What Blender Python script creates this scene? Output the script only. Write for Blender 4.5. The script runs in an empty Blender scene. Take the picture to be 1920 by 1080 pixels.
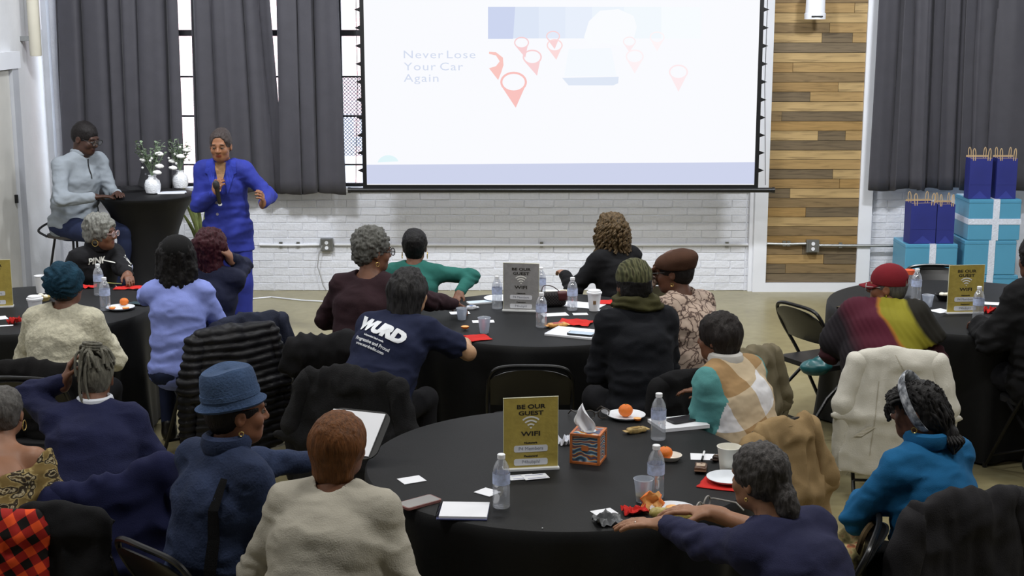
import bpy, math, random
import numpy as np
from mathutils import Vector, Matrix
random.seed(7)
scene = bpy.context.scene
COL = scene.collection
R = math.radians

# ------------------------------------------------------------------ camera
CAM = np.array([0.0, 0.0, 2.57]); PITCH = R(11.0); FPX = 2670.0
cd = bpy.data.cameras.new('camera'); cam = bpy.data.objects.new('camera', cd); COL.objects.link(cam)
cam.location = CAM; cam.rotation_euler = (math.pi/2 - PITCH, 0, 0)
cd.sensor_width = 36.0; cd.lens = FPX/1920*36.0; cd.clip_end = 200
scene.camera = cam
# ------------------------------------------------------------------ world, lights, exposure
wd = bpy.data.worlds.new('world'); scene.world = wd; wd.use_nodes = True
bg = wd.node_tree.nodes['Background']; bg.inputs[0].default_value = (0.80, 0.88, 1.0, 1); bg.inputs[1].default_value = 5.0
scene.view_settings.view_transform = 'Standard'; scene.view_settings.look = 'None'
scene.view_settings.gamma = 1.0; scene.view_settings.exposure = 0.0
scene.view_settings.use_curve_mapping = False
def area(name, loc, aim, sx, sy, power, col=(1, .96, .90)):
    l = bpy.data.lights.new(name, 'AREA'); l.shape = 'RECTANGLE'; l.size = sx; l.size_y = sy
    l.energy = power; l.color = col
    o = bpy.data.objects.new(name, l); COL.objects.link(o); o.location = loc
    o.rotation_euler = (Vector(aim) - Vector(loc)).to_track_quat('-Z', 'Y').to_euler()
    return o
# ceiling fixtures of the hall: wall washers near the far wall, strip lights over the tables
for i, x in enumerate((-2.6, 0.4, 3.4)):
    area('ceiling_track_light', (x, 9.6, 4.25), (x - .25, 13.0, 0.9), .5, .25, 112, (.93, .96, 1))
for i, (x, y) in enumerate(((-2.8, 7.6), (0.3, 7.6), (3.2, 7.6), (-2.2, 4.4), (0.9, 4.4), (3.4, 4.4))):
    area('ceiling_strip_light', (x, y, 4.35), (x, y, 0), 1.2, .35, 50 if y > 6 else 52, (1, .985, .95))

# ------------------------------------------------------------------ pixel helpers (1920x1080 frame) used to find real positions
def ray(px, py):
    dx = (px - 960)/FPX; dy = (540 - py)/FPX
    c, s = math.cos(PITCH), math.sin(PITCH)
    return np.array([dx, c + s*dy, -s + c*dy])
def W(px, py, z=0.0):
    d = ray(px, py); return CAM + d*((z - CAM[2])/d[2])
def WY(px, py, Y):
    d = ray(px, py); return CAM + d*(Y/d[1])

# ------------------------------------------------------------------ materials
def lin(c):
    c = [x/255.0 for x in c]
    return tuple((x/12.92 if x <= .04045 else ((x + .055)/1.055)**2.4) for x in c) + (1.0,)
MATS = {}
def mat(name, col, rough=.8, var=.12, nscale=6.0, bump=.0, bscale=200.0, metal=0.0, trans=0.0, ior=1.45,
        emit=None, estr=1.0, stretch=None, sheen=0.0, alpha=1.0, spec=.5):
    if name in MATS: return MATS[name]
    m = bpy.data.materials.new(name); m.use_nodes = True; nt = m.node_tree; N = nt.nodes; L = nt.links
    b = N['Principled BSDF']; c = lin(col)
    b.inputs['Roughness'].default_value = rough; b.inputs['Metallic'].default_value = metal
    b.inputs['Specular IOR Level'].default_value = spec
    if trans: b.inputs['Transmission Weight'].default_value = trans; b.inputs['IOR'].default_value = ior
    if alpha < 1: b.inputs['Alpha'].default_value = alpha
    if sheen: b.inputs['Sheen Weight'].default_value = sheen
    if emit is not None:
        b.inputs['Emission Color'].default_value = lin(emit); b.inputs['Emission Strength'].default_value = estr
    tc = N.new('ShaderNodeTexCoord'); src = tc.outputs['Object']
    if stretch:
        mp = N.new('ShaderNodeMapping'); mp.inputs['Scale'].default_value = stretch
        L.new(src, mp.inputs[0]); src = mp.outputs[0]
    n = N.new('ShaderNodeTexNoise'); n.inputs['Scale'].default_value = nscale; n.inputs['Detail'].default_value = 4
    L.new(src, n.inputs[0])
    r = N.new('ShaderNodeValToRGB'); r.color_ramp.elements[0].position = .3; r.color_ramp.elements[1].position = .7
    r.color_ramp.elements[0].color = tuple(x*(1 - var) for x in c[:3]) + (1,)
    r.color_ramp.elements[1].color = tuple(min(1, x*(1 + var)) for x in c[:3]) + (1,)
    L.new(n.outputs[0], r.inputs[0]); L.new(r.outputs[0], b.inputs['Base Color'])
    if bump:
        n2 = N.new('ShaderNodeTexNoise'); n2.inputs['Scale'].default_value = bscale; n2.inputs['Detail'].default_value = 3
        L.new(src, n2.inputs[0]); bp = N.new('ShaderNodeBump'); bp.inputs['Strength'].default_value = bump
        bp.inputs['Distance'].default_value = .01; L.new(n2.outputs[0], bp.inputs['Height']); L.new(bp.outputs[0], b.inputs['Normal'])
    MATS[name] = m; return m
def fabric(name, col, var=.14, bump=.25, bscale=260, rough=.9, sheen=.0, nscale=9):
    return mat(name, col, rough, var, nscale, bump, bscale, sheen=sheen, spec=.25)
def skin(name, col): return mat('skin_' + name, col, .5, .08, 14, .08, 300, spec=.4)
def hairm(name, col, var=.35): return mat('hair_' + name, col, .55, var, 1.0, .45, 1.6, stretch=(110, 110, 24), spec=.22)
def emis(name, col, s=1.0):
    if name in MATS: return MATS[name]
    m = bpy.data.materials.new(name); m.use_nodes = True; N = m.node_tree.nodes; L = m.node_tree.links
    N.remove(N['Principled BSDF']); e = N.new('ShaderNodeEmission'); e.inputs[0].default_value = lin(col); e.inputs[1].default_value = s
    L.new(e.outputs[0], N['Material Output'].inputs[0]); MATS[name] = m; return m
def node_mat(name, build, rough=.85):
    """build(N, L, objcoord_socket) returns a colour socket"""
    if name in MATS: return MATS[name]
    m = bpy.data.materials.new(name); m.use_nodes = True; N = m.node_tree.nodes; L = m.node_tree.links
    tc = N.new('ShaderNodeTexCoord'); s = build(N, L, tc.outputs['Object'])
    b = N['Principled BSDF']; b.inputs['Roughness'].default_value = rough; b.inputs['Specular IOR Level'].default_value = .25
    L.new(s, b.inputs['Base Color'])
    MATS[name] = m; return m
def ramp(N, L, src, stops, interp='LINEAR'):
    r = N.new('ShaderNodeValToRGB'); cr = r.color_ramp; cr.interpolation = interp
    while len(cr.elements) < len(stops): cr.elements.new(1.0)
    for e, (p, c) in zip(cr.elements, stops): e.position = p; e.color = lin(c)
    L.new(src, r.inputs[0]); return r.outputs[0]
def mapping(N, L, src, rot=(0, 0, 0), sc=(1, 1, 1), loc=(0, 0, 0)):
    mp = N.new('ShaderNodeMapping'); mp.inputs['Rotation'].default_value = [R(a) for a in rot]
    mp.inputs['Scale'].default_value = sc; mp.inputs['Location'].default_value = loc
    L.new(src, mp.inputs[0]); return mp.outputs[0]
def mth(N, L, op, a, b=None):
    m = N.new('ShaderNodeMath'); m.operation = op
    for i, v in enumerate((a, b)):
        if v is None: continue
        if isinstance(v, (int, float)): m.inputs[i].default_value = v
        else: L.new(v, m.inputs[i])
    return m.outputs[0]

# ------------------------------------------------------------------ objects
def link(name, me, m=None, parent=None):
    o = bpy.data.objects.new(name, me); COL.objects.link(o)
    if m is not None and me is not None and not me.materials:
        for q in (m if isinstance(m, (list, tuple)) else [m]): me.materials.append(q)
    if parent is not None: o.parent = parent
    return o
def tag(o, label, cat, group=None):
    o['label'] = label; o['category'] = cat
    if group: o['group'] = group
    return o
def thing(name, label, cat, loc=(0, 0, 0), rz=0, group=None):
    o = bpy.data.objects.new(name, None); COL.objects.link(o); o.empty_display_size = .1
    o.location = Vector([float(v) for v in loc]); o.rotation_euler = (0, 0, rz)
    return tag(o, label, cat, group)
def struct(o): o['kind'] = 'structure'; return o
def copy_tree(o, parent=None):
    c = o.copy(); COL.objects.link(c); c.parent = parent
    for ch in list(o.children): copy_tree(ch, c)
    return c
class MB:
    def __init__(s): s.v = []; s.f = []; s.m = []
    def add(s, V, F, mi=0):
        k = len(s.v); s.v += [tuple(float(x) for x in p) for p in V]; s.f += [tuple(i + k for i in f) for f in F]; s.m += [mi]*len(F); return s
    def box(s, c, d, rot=None, mi=0):
        V = []
        for x in (-.5, .5):
            for y in (-.5, .5):
                for z in (-.5, .5):
                    p = Vector((x*d[0], y*d[1], z*d[2]))
                    if rot is not None: p = rot @ p
                    V.append(p + Vector(c))
        return s.add(V, [(0, 1, 3, 2), (4, 6, 7, 5), (0, 4, 5, 1), (2, 3, 7, 6), (0, 2, 6, 4), (1, 5, 7, 3)], mi)
    def lathe(s, prof, n=24, c=(0, 0, 0), mi=0, mod=None, cap=True):
        V = []; F = []
        for j, (r, z) in enumerate(prof):
            for i in range(n):
                a = 2*math.pi*i/n; rr = r if mod is None else mod(r, z, a, j)
                V.append((c[0] + rr*math.cos(a), c[1] + rr*math.sin(a), c[2] + z))
        for j in range(len(prof) - 1):
            for i in range(n):
                k = (i + 1) % n; F.append((j*n + i, j*n + k, (j + 1)*n + k, (j + 1)*n + i))
        if cap:
            F.append(tuple(reversed(range(n)))); F.append(tuple(range((len(prof) - 1)*n, len(prof)*n)))
        return s.add(V, F, mi)
    def tube(s, pts, r, n=8, closed=False, mi=0, flat=None):
        pts = [Vector([float(q) for q in p]) for p in pts]; m = len(pts)
        rr = r if isinstance(r, (list, tuple)) else [r]*m
        V = []; F = []; up = None
        for i in range(m):
            if closed: t = pts[(i + 1) % m] - pts[i - 1]
            else: t = pts[min(i + 1, m - 1)] - pts[max(i - 1, 0)]
            t.normalize()
            if up is None: up = Vector((0, 0, 1)) if abs(t.z) < .9 else Vector((0, 1, 0))
            a = t.cross(up)
            if a.length < 1e-4: a = t.orthogonal()
            a.normalize(); b = a.cross(t); b.normalize(); up = b
            for k in range(n):
                an = 2*math.pi*k/n; V.append(pts[i] + a*(math.cos(an)*rr[i]) + b*(math.sin(an)*rr[i]*(flat or 1)))
        e = m if closed else m - 1
        for i in range(e):
            j = (i + 1) % m
            for k in range(n):
                q = (k + 1) % n; F.append((i*n + k, i*n + q, j*n + q, j*n + k))
        if not closed: F.append(tuple(reversed(range(n)))); F.append(tuple((m - 1)*n + k for k in range(n)))
        return s.add(V, F, mi)
    def prism(s, poly, z0, z1, mi=0):
        n = len(poly); V = [(x, y, z0) for x, y in poly] + [(x, y, z1) for x, y in poly]
        F = [tuple(reversed(range(n))), tuple(range(n, 2*n))] + [(i, (i + 1) % n, n + (i + 1) % n, n + i) for i in range(n)]
        return s.add(V, F, mi)
    def mesh(s, name, smooth=True):
        me = bpy.data.meshes.new(name); me.from_pydata(s.v, [], s.f)
        if any(s.m): me.polygons.foreach_set('material_index', s.m)
        if smooth:
            me.polygons.foreach_set('use_smooth', [True]*len(s.f))
            try: me.set_sharp_from_angle(angle=R(38))
            except Exception: pass
        return me
    def build(s, name, m, parent=None, smooth=True): return link(name, s.mesh(name, smooth), m, parent)
def rrect(w, h, r, n=5, cx=0, cy=0):
    P = []
    for q, (sx, sy) in enumerate(((1, 1), (-1, 1), (-1, -1), (1, -1))):
        for i in range(n + 1):
            a = math.pi/2*(q + i/n); P.append((cx + sx*(w/2 - r) + r*math.cos(a), cy + sy*(h/2 - r) + r*math.sin(a)))
    return P
def text_mesh(txt, size, extrude=.0, bold=0.0, spacing=1.0, xs=1.0):
    cu = bpy.data.curves.new('t', 'FONT'); cu.body = txt; cu.size = size; cu.align_x = 'CENTER'; cu.align_y = 'CENTER'
    cu.extrude = extrude; cu.offset = bold; cu.space_character = spacing; cu.resolution_u = 3
    o = bpy.data.objects.new('t', cu); COL.objects.link(o)
    dg = bpy.context.evaluated_depsgraph_get(); me = bpy.data.meshes.new_from_object(o.evaluated_get(dg))
    V = [(v.co.x*xs, v.co.y, v.co.z) for v in me.vertices]; F = [tuple(p.vertices) for p in me.polygons]
    bpy.data.objects.remove(o); bpy.data.curves.remove(cu); bpy.data.meshes.remove(me)
    return V, F

# ------------------------------------------------------------------ implicit-surface kit (smooth unions meshed with surface nets)
_rs = np.random.RandomState(3); _TAB = _rs.rand(32, 32, 32).astype(np.float32)*2 - 1
def vn(P, f=1.0, seed=0):
    Q = np.asarray(P)*np.asarray(f) + seed*7.31; I = np.floor(Q).astype(np.int64); T = Q - I; T = T*T*(3 - 2*T)
    out = 0
    for dx in (0, 1):
        for dy in (0, 1):
            for dz in (0, 1):
                w = (T[:, 0] if dx else 1 - T[:, 0])*(T[:, 1] if dy else 1 - T[:, 1])*(T[:, 2] if dz else 1 - T[:, 2])
                out = out + w*_TAB[(I[:, 0] + dx) % 32, (I[:, 1] + dy) % 32, (I[:, 2] + dz) % 32]
    return out
class Prim:
    __slots__ = ('fn', 'c', 'r', 'op', 'k')
    def __init__(s, fn, c, r, op='u', k=.02): s.fn = fn; s.c = np.asarray(c, float); s.r = r; s.op = op; s.k = k
A3 = lambda p: np.array([float(x) for x in p])
def RC(a, b, ra, rb=None, k=.02, op='u'):
    a = A3(a); b = A3(b); rb = ra if rb is None else rb; ab = b - a; L2 = max(ab @ ab, 1e-9)
    def fn(P):
        q = P - a; t = np.clip((q @ ab)/L2, 0, 1); q = q - t[:, None]*ab
        return np.sqrt((q*q).sum(1)) - (ra + (rb - ra)*t)
    return Prim(fn, (a + b)/2, math.sqrt(L2)/2 + max(ra, rb), op, k)
def EL(c, r, k=.02, op='u', rot=None):
    c = A3(c); r = A3(r)
    def fn(P):
        q = P - c
        if rot is not None: q = q @ rot
        k0 = np.sqrt(((q/r)**2).sum(1)); k1 = np.sqrt(((q/(r*r))**2).sum(1)) + 1e-6
        return k0*(k0 - 1)/k1
    return Prim(fn, c, r.max(), op, k)
def FC(a, b, ra, rb, sx, X=(1, 0, 0), k=.03, op='u', sx2=None):
    a = A3(a); b = A3(b); ab = b - a; L2 = max(ab @ ab, 1e-9); X = A3(X); X /= np.linalg.norm(X); sx2 = sx if sx2 is None else sx2
    def fn(P):
        q = P - a; t = np.clip((q @ ab)/L2, 0, 1); q = q - t[:, None]*ab
        vx = q @ X; s = sx + (sx2 - sx)*t; q = q - vx[:, None]*X; h = np.sqrt((q*q).sum(1) + (vx/s)**2)
        return h - (ra + (rb - ra)*t)
    return Prim(fn, (a + b)/2, math.sqrt(L2)/2 + max(ra, rb)*max(sx, sx2, 1), op, k)
def BX(c, h, r=.01, k=.01, op='u', rot=None):
    c = A3(c); h = A3(h)
    def fn(P):
        q = P - c
        if rot is not None: q = q @ rot
        q = np.abs(q) - (h - r); return np.sqrt((np.maximum(q, 0)**2).sum(1)) + np.minimum(q.max(1), 0) - r
    return Prim(fn, c, float(np.linalg.norm(h)), op, k)
def PL(p, n, k=.0):        # keep the side the normal points away from
    p = A3(p); n = A3(n); n = n/np.linalg.norm(n)
    return Prim(lambda P: (P - p) @ n, p, 1e6, 'i', k)
def frame(prims, o, M):    # M columns are the axes of the frame
    o = A3(o); out = []
    for q in prims:
        f = q.fn; out.append(Prim((lambda f: lambda P: f((P - o) @ M))(f), o + M @ q.c if q.r < 1e5 else q.c, q.r, q.op, q.k))
    return out
def _comb(d, e, op, k):
    if op == 's': e = -e
    if op == 'u':
        if k <= 0: return np.minimum(d, e)
        h = np.maximum(k - np.abs(d - e), 0)/k; return np.minimum(d, e) - h*h*k*.25
    if k <= 0: return np.maximum(d, e)
    h = np.maximum(k - np.abs(d - e), 0)/k; return np.maximum(d, e) + h*h*k*.25
def sdf_eval(prims, P):
    d = np.full(len(P), 1.0)
    for q in prims: d = _comb(d, q.fn(P), q.op, q.k)
    return d
_G = np.stack(np.meshgrid(*[np.arange(9)]*3, indexing='ij'), -1).reshape(-1, 3)
_ED = [(0, 4), (1, 5), (2, 6), (3, 7), (0, 2), (1, 3), (4, 6), (5, 7), (0, 1), (2, 3), (4, 5), (6, 7)]
def sdf_mesh(prims, vox=.009):
    us = [q for q in prims if q.op == 'u']
    lo = np.min([q.c - q.r for q in us], 0) - vox*3; hi = np.max([q.c + q.r for q in us], 0) + vox*3
    bs = vox*8; nb = np.ceil((hi - lo)/bs).astype(int)
    B = np.stack(np.meshgrid(*[np.arange(n) for n in nb], indexing='ij'), -1).reshape(-1, 3)
    hd = bs*math.sqrt(3)/2
    bc = lo + (B + .5)*bs; D = sdf_eval(prims, bc); keep = np.abs(D) < hd*1.25 + .012
    B = B[keep]; bc = bc[keep]; nB = len(B)
    P = lo + vox*(B[:, None, :]*8 + _G[None]); d = np.full((nB, 729), .5)
    for q in prims:
        if q.r > 1e5: sel = np.arange(nB)
        else: sel = np.nonzero(np.linalg.norm(bc - q.c, axis=1) - q.r < hd + q.k + .02)[0]
        if len(sel) == 0: continue
        e = q.fn(P[sel].reshape(-1, 3)).reshape(len(sel), 729); d[sel] = _comb(d[sel], e, q.op, q.k)
    D = d.reshape(nB, 9, 9, 9)
    co = np.stack([D[:, i:i + 8, j:j + 8, k:k + 8] for i in (0, 1) for j in (0, 1) for k in (0, 1)], -1)
    ins = (co < 0).sum(-1); act = np.nonzero((ins > 0) & (ins < 8)); C = co[act]
    loc = np.stack(act[1:], -1); gc = B[act[0]]*8 + loc
    offs = np.array([(i, j, k) for i in (0, 1) for j in (0, 1) for k in (0, 1)], float)
    acc = np.zeros((len(C), 3)); cnt = np.zeros(len(C))
    for a, b in _ED:
        x = (C[:, a] < 0) != (C[:, b] < 0); t = np.where(x, C[:, a]/np.where(x, C[:, a] - C[:, b], 1), 0)
        acc += np.where(x[:, None], offs[a] + t[:, None]*(offs[b] - offs[a]), 0); cnt += x
    V = lo + vox*(gc + acc/np.maximum(cnt, 1)[:, None])
    S = nb*8 + 2; ids = ((gc[:, 0] + 1)*S[1] + gc[:, 1] + 1)*S[2] + gc[:, 2] + 1
    o = np.argsort(ids); ids = ids[o]; V = V[o]; C = C[o]
    st = (S[1]*S[2], S[2], 1); F = []
    for ax, cn in ((0, 4), (1, 2), (2, 1)):
        x = np.nonzero((C[:, 0] < 0) != (C[:, cn] < 0))[0]; u, w = st[(ax + 1) % 3], st[(ax + 2) % 3]; base = ids[x]
        q = []; ok = np.ones(len(x), bool)
        for dd in (0, -u, -u - w, -w):
            j = np.searchsorted(ids, base + dd); j = np.minimum(j, len(ids) - 1); ok &= ids[j] == base + dd; q.append(j)
        q = np.stack(q, -1); fl = C[x, 0] < 0; q[~fl] = q[~fl][:, ::-1]; F.append(q[ok])
    return V, np.concatenate(F)
def normals(V, F):
    n = np.cross(V[F[:, 2]] - V[F[:, 0]], V[F[:, 3]] - V[F[:, 1]]); N = np.zeros_like(V)
    for i in range(4): np.add.at(N, F[:, i], n)
    return N/np.maximum(np.linalg.norm(N, axis=1), 1e-12)[:, None]
def qmesh(name, V, F, mi=None):
    me = bpy.data.meshes.new(name); me.vertices.add(len(V)); me.vertices.foreach_set('co', V.astype(np.float32).ravel())
    me.loops.add(F.size); me.loops.foreach_set('vertex_index', F.astype(np.int32).ravel())
    me.polygons.add(len(F)); me.polygons.foreach_set('loop_start', np.arange(0, F.size, 4, dtype=np.int32))
    me.polygons.foreach_set('use_smooth', np.ones(len(F), bool))
    if mi is not None: me.polygons.foreach_set('material_index', mi.astype(np.int32))
    me.update(calc_edges=True); return me
def blob(name, prims, m, parent=None, vox=.009, disp=None, seg=None, extra=None):
    V, F = sdf_mesh(prims, vox)
    if disp is not None: V = V + normals(V, F)*disp(V)[:, None]
    mi = seg(V[F].mean(1)) if seg is not None else None
    if extra is not None:      # extra quads (V2, F2) welded into the same mesh
        V2, F2 = extra; F = np.concatenate([F, np.asarray(F2) + len(V)]); V = np.concatenate([V, np.asarray(V2)])
    return link(name, qmesh(name, V, F, mi), m, parent)
def tubes(paths, n=6):     # quads only: list of (points, radii)
    VV = []; FF = []; k = 0
    for pts, rr in paths:
        pts = np.asarray(pts, float); m = len(pts); T = np.gradient(pts, axis=0); T /= np.linalg.norm(T, axis=1)[:, None] + 1e-9
        up = np.array([.31, .2, .93]); a = np.cross(T, up); a /= np.linalg.norm(a, axis=1)[:, None] + 1e-9; b = np.cross(a, T)
        rr = np.broadcast_to(np.asarray(rr, float), (m,))
        an = np.arange(n)*2*np.pi/n
        ring = pts[:, None] + rr[:, None, None]*(np.cos(an)[None, :, None]*a[:, None] + np.sin(an)[None, :, None]*b[:, None])
        VV.append(ring.reshape(-1, 3))
        i = np.arange(m - 1)[:, None]*n; j = np.arange(n)[None]; j2 = (j + 1) % n
        FF.append(np.stack([i + j, i + j2, i + n + j2, i + n + j], -1).reshape(-1, 4) + k); k += m*n
    return np.concatenate(VV), np.concatenate(FF)

# ================================================================== the room
WALLY = 13.1; XL, XR = -4.22, 6.6; ZC = 4.6
def concrete(N, L, s):
    n = N.new('ShaderNodeTexNoise'); n.inputs['Scale'].default_value = .9; n.inputs['Detail'].default_value = 8; n.inputs['Roughness'].default_value = .65
    L.new(s, n.inputs[0])
    n2 = N.new('ShaderNodeTexNoise'); n2.inputs['Scale'].default_value = 14; n2.inputs['Detail'].default_value = 6; L.new(s, n2.inputs[0])
    f = mth(N, L, 'ADD', mth(N, L, 'MULTIPLY', n.outputs[0], .75), mth(N, L, 'MULTIPLY', n2.outputs[0], .25))
    return ramp(N, L, f, [(.3, (112, 104, 74)), (.5, (142, 133, 99)), (.68, (160, 152, 118))])
M_FLOOR = node_mat('polished_concrete', concrete, .33)
M_FLOOR.node_tree.nodes['Principled BSDF'].inputs['Specular IOR Level'].default_value = .45
M_WHITE = mat('white_wall_paint', (212, 213, 216), .6, .05, 3, .25, 30)
M_BRICK = mat('white_painted_brick', (216, 218, 225), .55, .05, 5, .5, 45)
M_MORTAR = mat('white_painted_mortar', (212, 214, 221), .7, .06, 8, .4, 60)
M_TRIM = mat('white_trim_paint', (226, 228, 234), .45, .03, 4)
M_CEIL = mat('ceiling_paint', (120, 120, 118), .9, .06, 2)
M_BLACKM = mat('black_metal', (16, 16, 18), .38, .15, 20, spec=.5)
M_STEEL = mat('galvanised_steel', (150, 152, 152), .35, .1, 20, metal=.8)

def slab(name, lo, hi, m):
    b = MB(); b.box([(a + c)/2 for a, c in zip(lo, hi)], [c - a for a, c in zip(lo, hi)]); return struct(b.build(name, m, smooth=False))
slab('floor', (XL - .2, -3, -.1), (XR + .2, WALLY + .3, 0), M_FLOOR)
slab('ceiling', (XL - .2, -3, ZC), (XR + .2, WALLY + .3, ZC + .1), M_CEIL)
slab('wall_right', (XR, -3, 0), (XR + .2, WALLY, ZC), M_WHITE)
slab('wall_rear', (XL, -3.2, 0), (XR, -3, ZC), M_WHITE)
slab('wall_left', (XL - .2, -3, 0), (XL, WALLY, ZC), M_WHITE)
# far wall with two window openings
WZ0, WZ1 = .97, 3.7; WIN = ((-4.1, -.75), (3.42, 6.3))
b = MB(); y = WALLY + .15
b.box(((XL + XR)/2, y, WZ0/2), (XR - XL, .3, WZ0)); b.box(((XL + XR)/2, y, (WZ1 + ZC)/2), (XR - XL, .3, ZC - WZ1))
xs = [XL, WIN[0][0], WIN[0][1], WIN[1][0], WIN[1][1], XR]
for i in (0, 2, 4): b.box(((xs[i] + xs[i + 1])/2, y, (WZ0 + WZ1)/2), (xs[i + 1] - xs[i], .3, WZ1 - WZ0))
wall = struct(b.build('wall_back', M_MORTAR, smooth=False))
# painted bricks, each a piece of the wall
def brick_mesh(w, h, j):
    rr = random.Random(j); c = .004; d0 = .0065; V = []
    for (sx, sz) in ((-1, -1), (1, -1), (1, 1), (-1, 1)): V.append((sx*w/2, 0, sz*h/2))
    for (sx, sz) in ((-1, -1), (1, -1), (1, 1), (-1, 1)):
        V.append((sx*(w/2 - c) + rr.uniform(-.002, .002), -d0 + rr.uniform(-.0025, .0025), sz*(h/2 - c) + rr.uniform(-.002, .002)))
    m = MB(); m.add(V, [(4, 5, 6, 7), (0, 1, 5, 4), (1, 2, 6, 5), (2, 3, 7, 6), (3, 0, 4, 7)])
    me = m.mesh('brick', False); me.materials.append(M_BRICK); return me
BH, BL = .0712, .275
full = [brick_mesh(BL - .005, BH - .004, j) for j in range(7)]
half = [brick_mesh(BL/2 - .005, BH - .004, 20 + j) for j in range(3)]
spans = ((-3.05, 2.21), (3.34, 4.35)); nb = 0; rest = MB()
for row in range(13):
    z = (row + .5)*BH
    for a, c in spans:
        x = a; odd = row % 2
        while x < c - .02:
            ln = BL/2 if (odd and x == a) or x + BL > c else BL
            hidden = (z < .22 and -1.55 < x < 1.15 and row < 3) or (x < -2.55)
            mes = full if ln == BL else half
            if hidden:
                me = mes[0]; rest.add([(v.co.x + x + ln/2, v.co.y + WALLY, v.co.z + z) for v in me.vertices], [tuple(p.vertices) for p in me.polygons])
            else:
                o = bpy.data.objects.new('brick', random.choice(mes)); COL.objects.link(o); o.parent = wall
                o.location = (x + ln/2, WALLY, z); nb += 1
            x += ln
o = rest.build('brick_remainder', M_BRICK, wall, False); o['kind'] = 'stuff'
# sill course line above the bricks
slab('trim_1', (-3.05, WALLY - .022, .926), (2.21, WALLY + .02, .968), M_TRIM)
# ------------------------------------------------------------------ windows
M_FRAME = mat('black_window_frame', (22, 22, 26), .5, .1, 9)
m = bpy.data.materials.new('window_glass'); m.use_nodes = True; N = m.node_tree.nodes; L = m.node_tree.links
N.remove(N['Principled BSDF']); t = N.new('ShaderNodeBsdfTransparent'); g = N.new('ShaderNodeBsdfGlossy'); g.inputs['Roughness'].default_value = .02
mx = N.new('ShaderNodeMixShader'); mx.inputs[0].default_value = .06; L.new(t.outputs[0], mx.inputs[1]); L.new(g.outputs[0], mx.inputs[2]); L.new(mx.outputs[0], N['Material Output'].inputs[0]); M_GLASS = m
zbars = [(.985, .03), (1.17, .014), (1.62, .016), (1.98, .016), (2.375, .055), (2.9, .016), (3.3, .016), (3.68, .03)]
def window(name, x0, x1, cols):
    w = MB(); yy = WALLY + .12
    for z, h in zbars: w.box(((x0 + x1)/2, yy, z), (x1 - x0, .05, h*1.0))
    for i in range(cols + 1): w.box((x0 + (x1 - x0)*i/cols, yy, (WZ0 + WZ1)/2), (.03 if i % 3 else .06, .045, WZ1 - WZ0))
    o = struct(w.build(name, M_FRAME, smooth=False))
    cw = (x1 - x0)/cols
    for i in range(cols):
        for (za, ha), (zb, hb) in zip(zbars, zbars[1:]):
            p = MB(); p.box((x0 + cw*(i + .5), yy, (za + zb)/2), (cw - .03, .004, zb - za - .02)); p.build('pane', M_GLASS, o, False)
    return o
w1 = window('window_1', WIN[0][0], WIN[0][1], 4); w2 = window('window_2', WIN[1][0], WIN[1][1], 5)
# wire security mesh outside the lower right panes of the left window
ms = MB(); x0, x1, z0, z1 = -1.62, -.75, 1.24, 1.97; st = .034; k = -int((z1 - z0)/st)
def clipseg(p, q):
    return ms.tube([p, q], .0035, 4)
n = 0
for i in range(-26, 30):
    for sgn in (1, -1):
        xa = x0 + i*st; pts = []
        for z in (z0, z1):
            pts.append((xa + (z - z0)*sgn, z))
        (xa1, za1), (xb1, zb1) = pts
        t0 = max(0, min((x0 - xa1)/(xb1 - xa1), (x1 - xa1)/(xb1 - xa1))); t1 = min(1, max((x0 - xa1)/(xb1 - xa1), (x1 - xa1)/(xb1 - xa1)))
        if t1 <= t0: continue
        P = [(xa1 + (xb1 - xa1)*t, WALLY + .22, za1 + (zb1 - za1)*t) for t in (t0, t1)]; clipseg(*P)
ms.build('security_mesh', mat('mesh_steel', (120, 122, 140), .5, .1), w1, False)['kind'] = 'stuff'
# the building across the street
bb = thing('street_building', 'pale pink brick building outside, seen through the window gaps', 'building', (-3, 17.5, 0))
def pinkbrick(N, L, s):
    t = N.new('ShaderNodeTexBrick'); t.inputs['Scale'].default_value = 4.0; t.inputs['Color1'].default_value = lin((232, 196, 190)); t.inputs['Color2'].default_value = lin((224, 184, 178))
    t.inputs['Mortar'].default_value = lin((238, 224, 220)); L.new(mapping(N, L, s, rot=(90, 0, 0)), t.inputs[0]); return t.outputs[0]
MB().box((0, 0, 1.7), (2.9, .4, 5.4)).build('facade', node_mat('pink_brick', pinkbrick), bb, False)
f = MB().box((-.35, -.22, 1.9), (.6, .08, 1.2)).build('window', M_TRIM, bb, False); MB().box((-.35, -.27, 1.9), (.5, .02, 1.08)).build('pane', M_FRAME, f, False)
MB().box((0, -.05, 4.45), (3.1, .6, .2)).build('cornice', M_TRIM, bb, False)
fs = thing('street_fence', 'pale slatted fence outside behind the wire mesh window', 'fence', (-1.3, 15.2, 0))
for i in range(9): MB().box((-.9 + i*.22, 0, .75), (.15, .04, 1.5)).build('slat', M_TRIM, fs, False)
MB().box((0, .04, 1.2), (2, .04, .1)).build('rail', M_TRIM, fs, False)

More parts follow.
